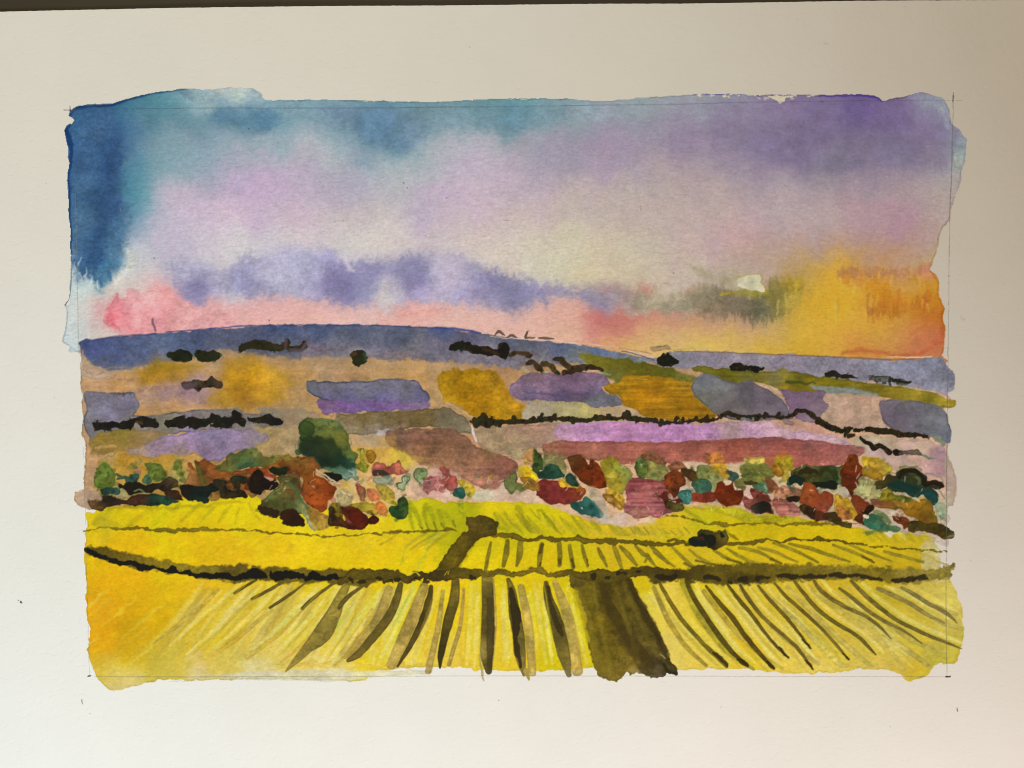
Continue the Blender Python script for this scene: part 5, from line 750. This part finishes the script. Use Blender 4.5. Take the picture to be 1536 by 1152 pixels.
tree('bright green oval tree above the red striped bush', ('1408,530 1420,480 1445,452 1475,475 1492,515 1503,545 1490,585 1465,607 1440,598 1418,570', '1440,480#566832 1470,550#4c5a22 1440,580#445224'), fr='C', edge=.4)
tree('brick pink striped bush', ('1345,650 1360,620 1400,605 1480,618 1536,612 1620,625 1680,632 1690,670 1650,700 1640,740 1680,790 1720,830 1700,850 1640,860 1590,880 1480,885 1420,893 1380,880 1325,845 1320,800 1340,740 1335,700', '1400,640#874240 1500,630#84403c 1450,690#9a5a54 1600,650#864440 1420,730#7c3a3c 1550,760#85484a 1380,800#a4625c 1500,820#985a58 1650,830#7f4446 1450,860#a8705e'), fr='C', streak=.16, wob=1.5, bump=.6)
for s in ('1350,720,10 1450,715,14 1600,722,10', '1380,765,14 1500,750,12 1640,760,10', '1400,690,6 1500,670,8 1620,665,6', '1380,850,14 1500,830,10 1640,850,8'):
    line(s, '#ab7468', 'C', soft=1, wob=2, bump=2, edge=0, op=.55, own=False)
# right group
tree('olive tree with a brown cap', ('150,480 180,470 250,500 285,540 300,570 265,590 250,625 170,610 130,600 160,560', '200,500#7c7038 250,560#787a42 180,590#7f7e48'), ('90,450 130,425 180,410 230,445 270,485 275,505 200,490 160,470 130,460', '#7c4e36'), fr='D')
tree('brown dome above the round rust bush', ('300,530 330,505 370,488 410,505 430,545 390,540 340,560', '#7a4a34'), fr='D')
tree('round rust bush', ('272,640 275,600 310,565 350,556 400,575 415,610 420,655 380,680 365,735 340,755 325,720 300,690', '330,590#5c2c10 380,620#4f2410 310,650#6a3012 350,700#46200e'), fr='D')
tree('dark olive slanted bush', ('388,545 420,535 470,550 530,575 552,595 530,620 480,630 440,610 410,585', '420,560#452c14 500,590#4c3a16'), fr='D', edge=.3)
tree('sage green tree behind the teal ones', ('508,530 540,515 600,518 650,550 690,600 680,640 640,660 640,720 600,700 560,640 510,600', '540,540#5d6634 600,560#6e6e34 650,620#7d7c50 620,680#807a50 560,600#6a6e38'), fr='D', soft=1)
tree('yellow ochre tree with an orange halo', ('590,440 620,425 670,430 695,470 705,505 640,515 590,500 570,480', '#a26430'), ('610,512 660,505 718,515 720,560 745,580 740,600 700,620 680,590 640,560', '650,530#b3882c 700,580#a8842e'), fr='D', soft=1.4)
tree('teal oval bush above the red wedge', ('470,650 500,625 550,618 600,640 605,685 570,715 510,718 480,690', '510,650#3c5c40 560,690#34584c'), fr='D', edge=.35)
tree('round teal bush', ('368,725 385,695 425,690 460,705 468,740 440,785 410,785 385,765', '420,720#2f5c54 430,760#3c685c'), fr='D', edge=.3)
tree('red brown wedge bush under the teal oval', ('468,720 520,718 590,708 630,720 638,750 610,780 540,782 475,770', '#7a321e'), fr='D')
tree('small dark red bush cluster', ('230,740 260,715 290,710 285,745 330,770 375,760 390,785 340,785 280,790 255,755', '#4c2014'), fr='D', bump=.5)
line('300,770,14 330,778,12 350,775,8', '#c8b090', 'D', soft=.8, wob=1.2, edge=0, own=False)
tree('dark olive oval bush at the field edge', ('272,790 310,778 370,790 402,810 400,840 360,850 310,840 280,815', '300,800#2f2510 360,830#5c5220'), fr='D', edge=.3)
tree('large rust bush shaped like an apple', ('648,650 680,628 700,645 715,665 750,655 765,630 770,680 800,705 828,695 830,740 810,780 760,805 710,810 665,790 642,745', '680,660#66240e 730,740#6a2a0c 800,740#561e08 690,780#5c2208'), fr='D')
tree('dark teal small bush', ('718,555 750,560 790,575 800,600 770,620 735,620 745,590', '#33483a'), fr='D')
tree('wide green tree with strokes of olive', ('815,540 845,500 900,498 980,495 1010,530 1040,545 1060,590 1010,620 980,655 900,640 860,640 850,680 800,680 775,650 790,620 830,600', '860,520#78743c 940,520#73762e 1000,570#6c6e34 880,600#4c5a24 960,600#66642a 820,640#777040 900,650#6e6c3c'), fr='D', streak=.1)
line('830,590,12 900,575,16 1000,585,12 1040,600,8', '#405222', 'D', soft=1.4, wob=1.5, edge=0, op=.7, own=False)
tree('pale yellow square crown', ('845,472 900,462 975,460 988,475 980,496 900,500 850,498', '#bfa84c'), fr='D')
tree('blue green bush below the wide green tree', ('915,655 960,640 1010,650 1028,690 1010,712 960,700 925,690', '940,660#3a5c40 1000,680#587a62'), fr='D', soft=1)
line('845,640,26 890,640,34 930,645,20', '#3c3814', 'D', soft=1, wob=1.3, edge=.2)
tree('bright yellow square tree', ('1070,458 1100,450 1190,456 1195,500 1188,545 1150,560 1170,590 1150,630 1120,620 1125,560 1080,510', '1130,480#b0941c 1160,530#a8921e 1140,600#a0923c'), fr='D')
line('1130,420,40 1120,445,60', '#a0622a', 'D', soft=2.5, wob=1.5, edge=.05, op=.7); line('1000,485,20 1050,490,34', '#a0602a', 'D', soft=1.5, edge=.1, op=.8)
tree('brown gold oval tree beside the yellow square', ('1037,540 1050,508 1085,505 1120,540 1125,580 1105,602 1075,590 1048,570', '#8a621a'), fr='D', edge=.35)
tree('maroon bush with a white notch', ('893,690 930,690 990,715 1030,760 1025,778 990,780 1030,810 1052,850 1040,862 980,855 920,858 880,840 850,800 828,760 840,745 890,762 915,755 900,720', '930,710#5c2a20 1000,750#52241a 900,800#7c4640 870,820#80463c 960,790#5a2a22'), fr='D', bump=.3)
poly('888,820 920,800 960,785 1000,780 1020,800 1050,855 1000,845 960,860 910,855', '900,830#3c3426 980,800#171814 1030,840#2a1a12', 'D', soft=1, wob=1.4, edge=.1, own=False)
tree('pink striped low bush', ('1045,770 1060,752 1140,765 1190,790 1230,830 1250,875 1200,870 1150,865 1100,878 1070,840', '1080,780#8c4e44 1150,810#9a6054 1220,850#a46c60 1120,850#935850'), fr='D', streak=.12)
tree('dusty brown bush', ('1030,700 1080,675 1140,665 1200,680 1250,700 1250,745 1190,735 1140,750 1070,745', '1060,710#9c6c4c 1160,700#8c5c40 1220,720#7f5a40'), fr='D', soft=1.1)
tree('small brown leaf shaped bush', ('1000,610 1020,605 1060,640 1085,680 1050,690 1040,720 1018,690', '#7d4e30'), fr='D', edge=.3)
tree('tiny black bush on the dusty brown one', ('1148,755 1180,735 1240,740 1248,755 1210,775 1160,772', '#24190e'), fr='D')
tree('dark green and black tree mass', ('1190,560 1230,535 1300,510 1380,530 1440,520 1500,530 1570,515 1600,560 1590,610 1560,640 1520,650 1400,680 1340,650 1280,640 1200,620', '1250,550#474418 1330,580#55582c 1450,560#31381a 1540,560#4e5a34 1450,620#33381a 1300,620#2e2c10 1560,620#4f5c3a'), fr='D', wob=1.5)
for s, c in (('1220,580,40 1280,555,50 1340,560,46 1375,570,26', '#2c2710'), ('1240,600,24 1320,595,26 1390,600,20', '#3b3614'), ('1390,580,30 1420,545,34 1470,560,44 1500,600,40', '#2a3014'), ('1170,640,44 1200,620,60 1260,625,50', '#14231c'), ('1345,645,34 1400,655,46 1470,655,56 1500,665,36', '#131b12')):
    line(s, c, 'D', soft=1, wob=1.6, bump=.6, edge=.15)
line('1160,630,12 1170,670,20 1200,680,10', '#2c5544', 'D', soft=1, edge=.1, op=.8)
line('1210,575,6 1280,512,12 1310,520,6', '#6b5a3c', 'D', soft=1, edge=.1, op=.6)
tree('rust bush with a ragged top under the dark mass', ('1258,720 1265,660 1280,640 1330,660 1370,700 1395,730 1420,705 1480,725 1485,760 1475,810 1440,840 1430,862 1360,840 1300,800 1250,785', '1290,690#7c3e18 1350,740#7a3818 1450,750#6c3014 1300,770#83401e 1400,810#7c3a26 1440,840#824a3a'), fr='D')
tree('dark slanted bush at the field edge', ('1238,810 1260,798 1310,815 1350,840 1375,890 1345,912 1290,870 1250,840', '1270,820#3c2a10 1340,870#33200f'), fr='D')
tree('brown bush between two dark ones', ('1350,850 1400,845 1420,870 1440,905 1400,905 1360,915', '#5c301a'), fr='D')
tree('dark brown round bush with a tail', ('1405,880 1430,855 1480,845 1520,865 1540,900 1560,930 1610,935 1605,960 1540,950 1470,920 1430,905', '1470,870#30200f 1540,930#2c220c 1600,945#4a4018'), fr='D', bump=.4)
tree('tall rust tree shaped like a spindle', ('450,445 470,433 492,437 508,480 530,515 555,550 553,585 525,610 515,650 500,680 480,710 468,760 455,740 440,700 425,665 395,650 388,590 405,530 425,490', '470,470#6c3210 500,540#742f10 420,580#551f0a 470,620#54220c 450,690#4a1e0a 520,580#66280e'), fr='E')
line('400,590,10 440,580,8 480,610,8 500,600,6', '#3a1408', 'E', soft=1, wob=1.5, edge=0, op=.5, own=False)
tree('yellow leaf shaped crown', ('545,455 600,452 645,465 700,490 745,520 755,550 710,590 680,600 650,560 600,530 550,522', '600,490#a88c24 680,520#9c842c 720,560#98842e'), fr='E', bump=.4)
tree('ochre leaf shaped crown below the yellow one', ('550,535 590,525 640,545 672,580 678,625 640,622 590,605 552,590', '#86641c'), fr='E', edge=.32)
tree('pale olive wide bush', ('482,700 520,650 515,615 570,612 640,635 680,690 682,745 640,765 590,758 540,735', '560,640#8f8a4c 620,700#9c9460 540,700#9a9464'), fr='E')
tree('rust bush left of a black tuft', ('470,745 490,728 515,732 560,775 600,800 622,830 600,850 560,870 545,885 500,860 465,815', '510,760#632a12 540,820#6a2a12 490,820#7a3c20'), ('560,860 575,820 610,795 625,820 600,850 575,872', '#22120a'), fr='E', bump=.3)
tree('small dark brown bush beside the round teal one', ('482,895 520,880 550,885 545,915 570,945 530,935 500,918', '#46220e'), fr='E')
tree('orange yellow ragged bush', ('335,750 360,720 410,750 440,740 470,790 480,830 495,870 470,905 420,895 370,865 345,840', '370,770#b28724 440,800#b08a26 470,870#b8921c 380,840#9a7a20'), ('350,810 400,815 440,845 470,890 430,905 380,880', '#8d5f2c'), fr='E', wob=1.5)
tree('round dark teal bush with a tail of leaves', ('555,925 575,885 620,865 680,880 700,920 740,955 800,965 805,985 760,990 690,992 620,985 580,965', '620,900#2f5238 660,920#33583c 610,960#1f5440 700,970#3a6848 780,980#5c7c54'), fr='E', wob=1.3)
tree('sage tuft above the round teal bush', ('620,850 650,835 700,860 735,900 745,935 700,915 680,880', '#747c4e'), fr='E')
line('555,880,20 575,890,24', '#cdbf9c', 'E', soft=.8, wob=1, edge=0, own=False)
tree('dark green tree mass with a ringed crown at the right end', ('635,640 690,620 720,590 790,590 800,560 860,540 930,545 990,590 1000,625 1060,625 1110,645 1122,670 1080,685 1030,680 1080,720 1085,770 1060,800 1010,770 970,720 940,745 860,720 800,705 730,700 720,660 660,690', '680,650#3a3416 760,610#302a12 850,570#262814 960,600#262012 790,670#1c3428 880,680#123a32 1000,700#1a3c32 1050,740#1b4440 1060,650#332012 1110,665#241a10 900,620#3e3e1a'), fr='E', wob=1.4)
for s, c in (('805,600,20 830,565,30 880,555,34 940,565,34 985,610,34 985,650,26', '#1f180c'), ('740,660,34 800,650,60 860,670,60 920,700,40', '#123028'), ('1000,655,30 1060,645,36 1110,662,30', '#241509'), ('1010,720,40 1045,730,50 1060,770,36', '#173c38'), ('640,650,26 680,640,36 715,625,24', '#413a16')):
    line(s, c, 'E', soft=1, wob=1.4, edge=.15, op=.9)
line('925,600,20 950,615,30 950,640,20', '#536038', 'E', soft=1, wob=1, edge=.2, own=False)
line('760,570,10 820,545,16 880,530,20 940,535,18 970,555,10', '#70764e', 'E', soft=1.2, wob=1.8, bump=1, edge=.05, op=.8)
line('1090,690,10 1110,720,12 1130,755,8', '#5c7058', 'E', soft=1, wob=1.5, edge=.1, op=.8)
tree('grey green smear at the right end', ('1070,790 1140,800 1140,890 1100,900 1075,860', '#7c8a6c'), fr='E', soft=2, op=.8)
tree('golden brown wide bush at the right end', ('600,765 640,755 720,765 780,760 860,755 920,770 990,755 1040,810 1070,870 1078,930 1040,940 980,930 900,885 850,870 825,830 760,830 700,825 650,812', '640,785#85503c 720,800#7c4a20 800,790#74541a 900,800#74500e 1000,800#7c5a14 1050,880#6a4c10 960,890#62430e 860,840#714c10 1060,930#705c28'), fr='E', soft=1)
tree('olive bush above the golden brown one', ('685,700 730,690 760,720 840,735 920,765 800,770 740,760 670,755 680,730', '720,730#75641c 830,755#55581a'), fr='E')
line('925,755,16 945,765,18', '#c0a878', 'E', soft=.9, edge=0, own=False)
tree('reddish brown notched bush', ('768,882 820,885 870,905 882,950 860,968 838,978 820,935 790,925', '#5f2e14'), fr='E', bump=.3)
tree('dark olive log shaped bush beyond the pencil line', ('878,940 910,918 960,920 1010,940 1080,935 1150,960 1195,1005 1190,1035 1145,1045 1100,1025 1040,1005 980,985 920,1000 880,985', '910,940#332a10 1000,960#43360e 1100,980#3c300c 1170,1010#423a1c 900,985#4a3c14'), fr='E', bump=.4)
line('1165,1030,20 1195,1025,18', '#857c58', 'E', soft=2, edge=0, op=.6)
tree('pale green smear below the round teal bush', ('560,985 640,990 720,985 620,1010 560,1005', '#6f8230'), fr='E', soft=2, wob=2, op=.8)
line('1530,955,6 1545,965,8', '#b07a2c', 'D', soft=1, edge=.1, own=False)
CUR[0] = belt
for k in range(80):
    x = rr.uniform(400, 1405); y = rr.uniform(*((700, 745) if x < 900 else (690, 775))); a = rr.uniform(0, 3.1); L = rr.uniform(3, 8)
    line([[x, y, rr.uniform(1, 2.2)], [x+L*math.cos(a), y+L*math.sin(a), rr.uniform(.6, 1.6)]], ['#cdbb9f', '#d2c3a8', '#c9b098', '#d4c6ac'][k % 4], soft=.9, wob=1.5, edge=0, op=.6, sm=False, own=False)
part('field_bush', yel, 'dark green bush alone in the right yellow field', 'dark')
poly('440,1050 470,1035 500,1030 505,995 535,978 580,980 630,995 690,985 720,1010 732,1045 715,1085 690,1105 640,1118 560,1105 500,1100 455,1085', '470,1065#12221a 550,1050#13140c 530,1000#3c3210 600,1000#4a3f12 680,1010#5d5016 700,1060#6a5a1c 610,1090#1d190c 690,1100#54420e', 'D', soft=.9, wob=1.4, bump=.6, edge=.2)
for s, c in (('460,1060,40 500,1070,50 540,1070,54', '#0f1a14'), ('540,1020,30 600,1040,60 610,1075,50', '#12150d'), ('520,1045,20 545,1045,24', '#3a2114'), ('680,1000,20 690,1020,24', '#14190f')):
    line(s, c, 'D', soft=1.2, wob=1.4, edge=.1)
# =========================== PENCIL
def pencil(name, label, *ss, col='#6d6a62', op=.6):
    part(name, None, label, 'dry')
    for s in ss: line(s, col, soft=.75, wob=.25, edge=0, op=op, var=.2, grain=.25, sm=False, hue=0, thr=.22)
pencil('pencil_line', 'ruled pencil line along the top of the picture', '94,164.5,.7 130,163,.9 500,162,.9 720,160,.9 1000,156,.8 1160,153,.8 1290,151,.8 1442,149.5,.6', col='#3e4a60', op=.5)
pencil('pencil_line', 'ruled pencil line down the right side', '1429,140,.8 1428,200,1 1426,270,1.1 1423,340,1 1421.5,450,.9 1420,600,.7 1419,750,.8 1418,870,.7 1419,1014,.8', col='#5c574e', op=.75)
pencil('pencil_line', 'ruled pencil line down the left side', '113,290,.7 114.5,350,.8 116.5,450,.9 118,513,.8 123,600,.3 126,720,.6 129,800,.6 131,900,.6 134,1012,.8', col='#7a776e', op=.55)
pencil('pencil_line', 'ruled pencil line along the bottom', '142,1014,.8 300,1014.5,.9 520,1014,.9 640,1013,.8 800,1013,.8 1010,1013,.7 1200,1014,.8 1418,1014,.7', col='#78756c', op=.6)
pencil('corner_mark', 'small pencil cross at the top left corner', '95,164.5,1.2 112,164.8,1', '104,158,1.2 105,167,1.2', col='#5a5148', op=.9)
pencil('corner_mark', 'long pencil tick at the top right corner', '1429,138,1 1428.7,146,2 1428.5,152,1.6', col='#3c3832', op=.9)
pencil('corner_mark', 'pencil dot at the bottom left corner', '132,1013.5,2.2 136,1013,1.8', col='#33312c', op=.9)
pencil('corner_mark', 'short thick pencil dash at the bottom right corner', '1418,1014,2.6 1424,1013.5,2.6', col='#2a2722', op=.95)
pencil('pencil_tick', 'pencil tick below the bottom left corner', '122.5,1048,1.2 123.5,1055,1.2', col='#4a4842', op=.9)
pencil('pencil_tick', 'pencil tick below the bottom right corner', '1434,1061,1.3 1435,1066,1.5', col='#3a3732', op=.9)
for (x, y, s, c, o) in ((30, 901, 3.0, '#4a443c', .95), (27, 899, 1.8, '#5a544c', .8), (704, 70, 1.4, '#3c342a', .9), (693, 79, 1, '#7a7264', .6), (373, 193, 1.4, '#1c2433', .95), (605, 273, 1.6, '#4c5c6a', .9), (610, 281, 1, '#3c3c44', .9), (664, 280, 1, '#3c3c44', .9), (669, 297, 1.1, '#3c2c34', .9), (514, 331, 1.3, '#3a3634', .9), (637, 352, 1, '#5c4c54', .8), (231, 386, 1.8, '#5c5a72', .9), (404, 480, 1.5, '#5c3c40', .9), (1010, 410, 1.6, '#5c5448', .9), (84, 383, 1.2, '#8a877c', .8), (82, 595, 1.2, '#8a877c', .8), (68, 274, 1.4, '#8a8678', .8), (1455, 839, 1.3, '#6a6258', .8), (746, 1050, 1.4, '#4a4642', .9), (1334, 1088, 1, '#5c5850', .8), (1196, 1118, .9, '#7a766c', .7), (134, 1070, 1.2, '#6c6a62', .8), (1356, 10, 1, '#6a6252', .8), (1195, 30, 1, '#6a6252', .8), (1385, 222, 1.3, '#54507a', .7), (318, 242, 1, '#5a6a82', .8), (960, 312, 1, '#8a7c74', .7), (785, 100, .9, '#8a8474', .7), (424, 251, .9, '#6a5c74', .7), (432, 254, .9, '#6a5c74', .7), (1350, 220, .9, '#5a5676', .7), (742, 466, .9, '#5a4850', .8), (784, 470, .9, '#5a4850', .8), (791, 469, .8, '#5a4850', .8)):
    part('paper_speck', None, None, 'dry')
    line([[x, y, s], [x+s*.6, y+s*.5, s*.7]], c, soft=.7, wob=.8, edge=0, op=o, sm=False, thr=.25)
for s, c in (('1440,473,1 1441,477,1 1444,480,1 1446,478,1', '#8a806e'), ('1083,890,.8 1080,1062,0', '#8a806e') if False else ('996,424,1 1002,425,1 1008,430,.8', '#9a907c'), ('960,308,1 961,316,1', '#8f7c74'), ('755,330,1.4 764,330,1', '#8c7c7c'), ('1081,1058,1 1080,1062,1 1078,1060,1', '#9a9484'), ('1240,67,1.2 1234,66,1', '#94886c'), ('181,313,1 182,318,1', '#8a9098')):
    part('paper_fibre', None, None, 'dry'); line(s, c, soft=.7, wob=.8, edge=0, op=.6, sm=False, thr=.25)
# the paper shows faintly through every wash
C *= (1+.018*NG+.012*NG2)[..., None]
LIN = to_lin(np.clip(C, .01, .99))
ALB = np.clip(LIN/PAPER_LIN*np.array(PAPER_ALB, f4), .004, .9)
#PAINT-END
# ------------------------------------------------------------------ materials (node based)
def new_mat(name):
    m = bpy.data.materials.new(name); m.use_nodes = True
    nt = m.node_tree; nt.nodes.clear()
    out = nt.nodes.new('ShaderNodeOutputMaterial'); b = nt.nodes.new('ShaderNodeBsdfPrincipled')
    nt.links.new(b.outputs['BSDF'], out.inputs['Surface'])
    return m, nt, b
def noise(nt, vec, scale, detail=2., rough=.5, stretch=None, rot=0):
    n = nt.nodes.new('ShaderNodeTexNoise'); n.inputs['Scale'].default_value = scale
    n.inputs['Detail'].default_value = detail; n.inputs['Roughness'].default_value = rough
    if stretch:
        mp = nt.nodes.new('ShaderNodeMapping'); mp.inputs['Scale'].default_value = stretch
        mp.inputs['Rotation'].default_value = (0, 0, rot)
        nt.links.new(vec, mp.inputs['Vector']); vec = mp.outputs['Vector']
    nt.links.new(vec, n.inputs['Vector'])
    return n.outputs['Fac']
def mathn(nt, op, a, b):
    n = nt.nodes.new('ShaderNodeMath'); n.operation = op
    for i, v in enumerate((a, b)):
        if isinstance(v, (int, float)): n.inputs[i].default_value = v
        else: nt.links.new(v, n.inputs[i])
    return n.outputs[0]
def ramp(nt, fac, stops):
    n = nt.nodes.new('ShaderNodeValToRGB'); e = n.color_ramp.elements
    while len(e) < len(stops): e.new(.5)
    for k, (p, c) in enumerate(stops): e[k].position = p; e[k].color = (c, c, c, 1) if not hasattr(c, '__len__') else tuple(c)+(1,)
    nt.links.new(fac, n.inputs['Fac']); return n.outputs['Color']
def grain_bump(nt, b, strength, plain=False):
    tc = nt.nodes.new('ShaderNodeTexCoord'); v = tc.outputs['Object']
    broad = noise(nt, v, 480, 2, .5, (1, 2.1, 1), math.radians(-24))
    fine = noise(nt, v, 1500, 2, .5)
    felt = ramp(nt, noise(nt, v, 330, 3, .6, (1, 2.2, 1), math.radians(-15)), [(.0, 0.), (.60, .0), (.74, 1.)])
    if plain:                                   # dry margin: smooth, with scattered tufts and pits
        pits = ramp(nt, noise(nt, v, 420, 2, .5, (1, 1.5, 1), .5), [(.0, 1.), (.30, 1.), (.40, 0.)])
        h = mathn(nt, 'ADD', mathn(nt, 'MULTIPLY', noise(nt, v, 520, 3, .6), .6), mathn(nt, 'SUBTRACT', mathn(nt, 'MULTIPLY', felt, .32), mathn(nt, 'MULTIPLY', pits, .28)))
    else: h = mathn(nt, 'ADD', mathn(nt, 'ADD', broad, mathn(nt, 'MULTIPLY', fine, .35)), mathn(nt, 'MULTIPLY', felt, .30))
    bp = nt.nodes.new('ShaderNodeBump'); bp.inputs['Strength'].default_value = strength
    bp.inputs['Distance'].default_value = .00022
    nt.links.new(h, bp.inputs['Height']); nt.links.new(bp.outputs['Normal'], b.inputs['Normal'])
    return v, broad, fine
def paint_mat(name, strength, rough, gran):
    m, nt, b = new_mat(name)
    v, broad, fine = grain_bump(nt, b, strength)
    at = nt.nodes.new('ShaderNodeAttribute'); at.attribute_name = 'pigment'
    # granulation: pigment settles in the hollows of the paper
    g = noise(nt, v, 1700, 3, .65)
    k = mathn(nt, 'ADD', 1-gran*.5, mathn(nt, 'MULTIPLY', g, gran))
    mx = nt.nodes.new('ShaderNodeVectorMath'); mx.operation = 'SCALE'
    nt.links.new(at.outputs['Color'], mx.inputs[0]); nt.links.new(k, mx.inputs['Scale'])
    nt.links.new(mx.outputs['Vector'], b.inputs['Base Color'])
    b.inputs['Roughness'].default_value = rough; b.inputs['Specular IOR Level'].default_value = .12
    return m
MATS = {'paint': paint_mat('watercolour_wash', BUMP*.85, .8, .16), 'wet': paint_mat('watercolour_wet_wash', BUMP*1.25, .85, .07),
        'dark': paint_mat('watercolour_dense_paint', BUMP*.55, .62, .22), 'dry': paint_mat('pencil_graphite', BUMP, .7, .1)}
paper_m, nt, b = new_mat('watercolour_paper')
v, broad, fine = grain_bump(nt, b, BUMP*.6, True)
c = ramp(nt, noise(nt, v, 60, 4, .6), [(.3, tuple(x*.985 for x in PAPER_ALB)), (.7, tuple(min(x*1.012, 1) for x in PAPER_ALB))])
nt.links.new(c, b.inputs['Base Color']); b.inputs['Roughness'].default_value = .9; b.inputs['Specular IOR Level'].default_value = .1
table_m, nt, b = new_mat('dark_table')
tc = nt.nodes.new('ShaderNodeTexCoord')
c = ramp(nt, noise(nt, tc.outputs['Object'], 18, 5, .6, (.35, 3, 1), .12), [(.3, TABLE_A), (.7, TABLE_B)])
nt.links.new(c, b.inputs['Base Color']); b.inputs['Roughness'].default_value = .6; b.inputs['Specular IOR Level'].default_value = .2

# ------------------------------------------------------------------ table and sheet
def obj(name, verts, faces, mat, parent=None):
    me = bpy.data.meshes.new(name); me.from_pydata(verts, [], faces); me.update()
    o = bpy.data.objects.new(name, me); sc.collection.objects.link(o); me.materials.append(mat)
    if parent: o.parent = parent
    return o
def buckle(x, y):               # the sheet has cockled a little where it was wet
    return (.00035+.00022*np.sin(x*38+1.2)*np.cos(y*31+.6)+.00012*np.sin(x*71-y*54)
            +.0009*np.clip((y-.085)/.03, 0, 1)**2*(.5+.5*np.sin(x*14+1.0)))
TX, TY, TT = .55, .42, .03
z0 = -.0006
tb = [(sx*TX, sy*TY, z) for z in (z0, z0-TT) for sx, sy in ((-1, -1), (1, -1), (1, 1), (-1, 1))]
t = obj('table_top', tb, [(0, 1, 2, 3), (7, 6, 5, 4), (0, 4, 5, 1), (1, 5, 6, 2), (2, 6, 7, 3), (3, 7, 4, 0)], table_m)
t['kind'] = 'structure'; t['label'] = 'dark olive brown table under the sheet'

root = bpy.data.objects.new('watercolour_painting', None); sc.collection.objects.link(root)
root['label'] = 'watercolour landscape of yellow fields and sunset sky on a cream paper sheet'
root['category'] = 'painting'
root.empty_display_size = .05
# sheet of paper, its long edge slightly askew
EX = [-400, 0, 128, 256, 512, 700, 900, 1024, 1200, 1290, 1536, 1900]
EYY = [25, 18, 15, 12.5, 10, 8.8, 7, 6.6, 4, 2.6, .6, -3]
xs = np.arange(-240, 1780, 5.0); ys = np.linspace(0, 1, 240)
er = np.random.default_rng(3)
top = np.interp(xs, EX, EYY)+er.normal(0, .12, len(xs)); bot = 1330+.002*xs
gy = top[None]+(bot-top)[None]*ys[:, None]; gx = np.repeat(xs[None], len(ys), 0)
px = (gx-768)*S; py = (576-gy)*S; pz = buckle(px, py)-.00003
n1, n2 = gx.shape
vt = np.stack([px, py, pz], -1).reshape(-1, 3); vb = vt-np.array([0, 0, .0004])
idx = np.arange(n1*n2).reshape(n1, n2); N = n1*n2
f = np.stack([idx[1:, :-1], idx[1:, 1:], idx[:-1, 1:], idx[:-1, :-1]], -1).reshape(-1, 4)
fb = f[:, ::-1]+N
ring = np.concatenate([idx[0, :], idx[1:, -1], idx[-1, -2::-1], idx[-2:0:-1, 0]])
side = np.stack([ring, np.roll(ring, -1), np.roll(ring, -1)+N, ring+N], -1)
obj('paper_sheet', np.concatenate([vt, vb]).tolist(), np.concatenate([f, fb, side]).tolist(), paper_m, root)

# ------------------------------------------------------------------ the paint film, one mesh per painted part
PX = ((XX+.5-768)*S); PY = ((576-YY-.5)*S); PZ = buckle(PX, PY)
def film(i, name, parent, mat):
    m = OWN[:-1, :-1] == i
    rr_ = np.flatnonzero(m.any(1)); cc_ = np.flatnonzero(m.any(0))
    if not len(rr_): return None
    r0, r1, c0, c1 = rr_[0], rr_[-1]+1, cc_[0], cc_[-1]+1
    cell = m[r0:r1, c0:c1]
    vm = np.zeros((r1-r0+1, c1-c0+1), bool)
    vm[:-1, :-1] |= cell; vm[1:, :-1] |= cell; vm[:-1, 1:] |= cell; vm[1:, 1:] |= cell
    ids = np.cumsum(vm.ravel()).reshape(vm.shape)-1
    v = (slice(r0, r1+1), slice(c0, c1+1))
    co = np.stack([PX[v][vm], PY[v][vm], PZ[v][vm]], -1).astype(f4)
    col = np.concatenate([ALB[v][vm], np.ones((len(co), 1))], -1).astype(f4)
    q = np.stack([ids[1:, :-1][cell], ids[1:, 1:][cell], ids[:-1, 1:][cell], ids[:-1, :-1][cell]], -1).astype(np.int32)
    me = bpy.data.meshes.new(name)
    me.vertices.add(len(co)); me.vertices.foreach_set('co', co.ravel())
    me.loops.add(q.size); me.loops.foreach_set('vertex_index', q.ravel())
    me.polygons.add(len(q)); me.polygons.foreach_set('loop_start', np.arange(0, q.size, 4, dtype=np.int32))
    me.update(calc_edges=True)
    me.polygons.foreach_set('use_smooth', np.ones(len(q), bool))
    a = me.color_attributes.new('pigment', 'FLOAT_COLOR', 'POINT'); a.data.foreach_set('color', col.ravel())
    me.materials.append(mat)
    o = bpy.data.objects.new(name, me); sc.collection.objects.link(o); o.parent = parent
    return o
made = {}
for i, (name, par, label, mk) in enumerate(PARTS):
    o = film(i, name, made[par] if par is not None else root, MATS[mk])
    if o is None: continue
    made[i] = o
    if label: o['label'] = label
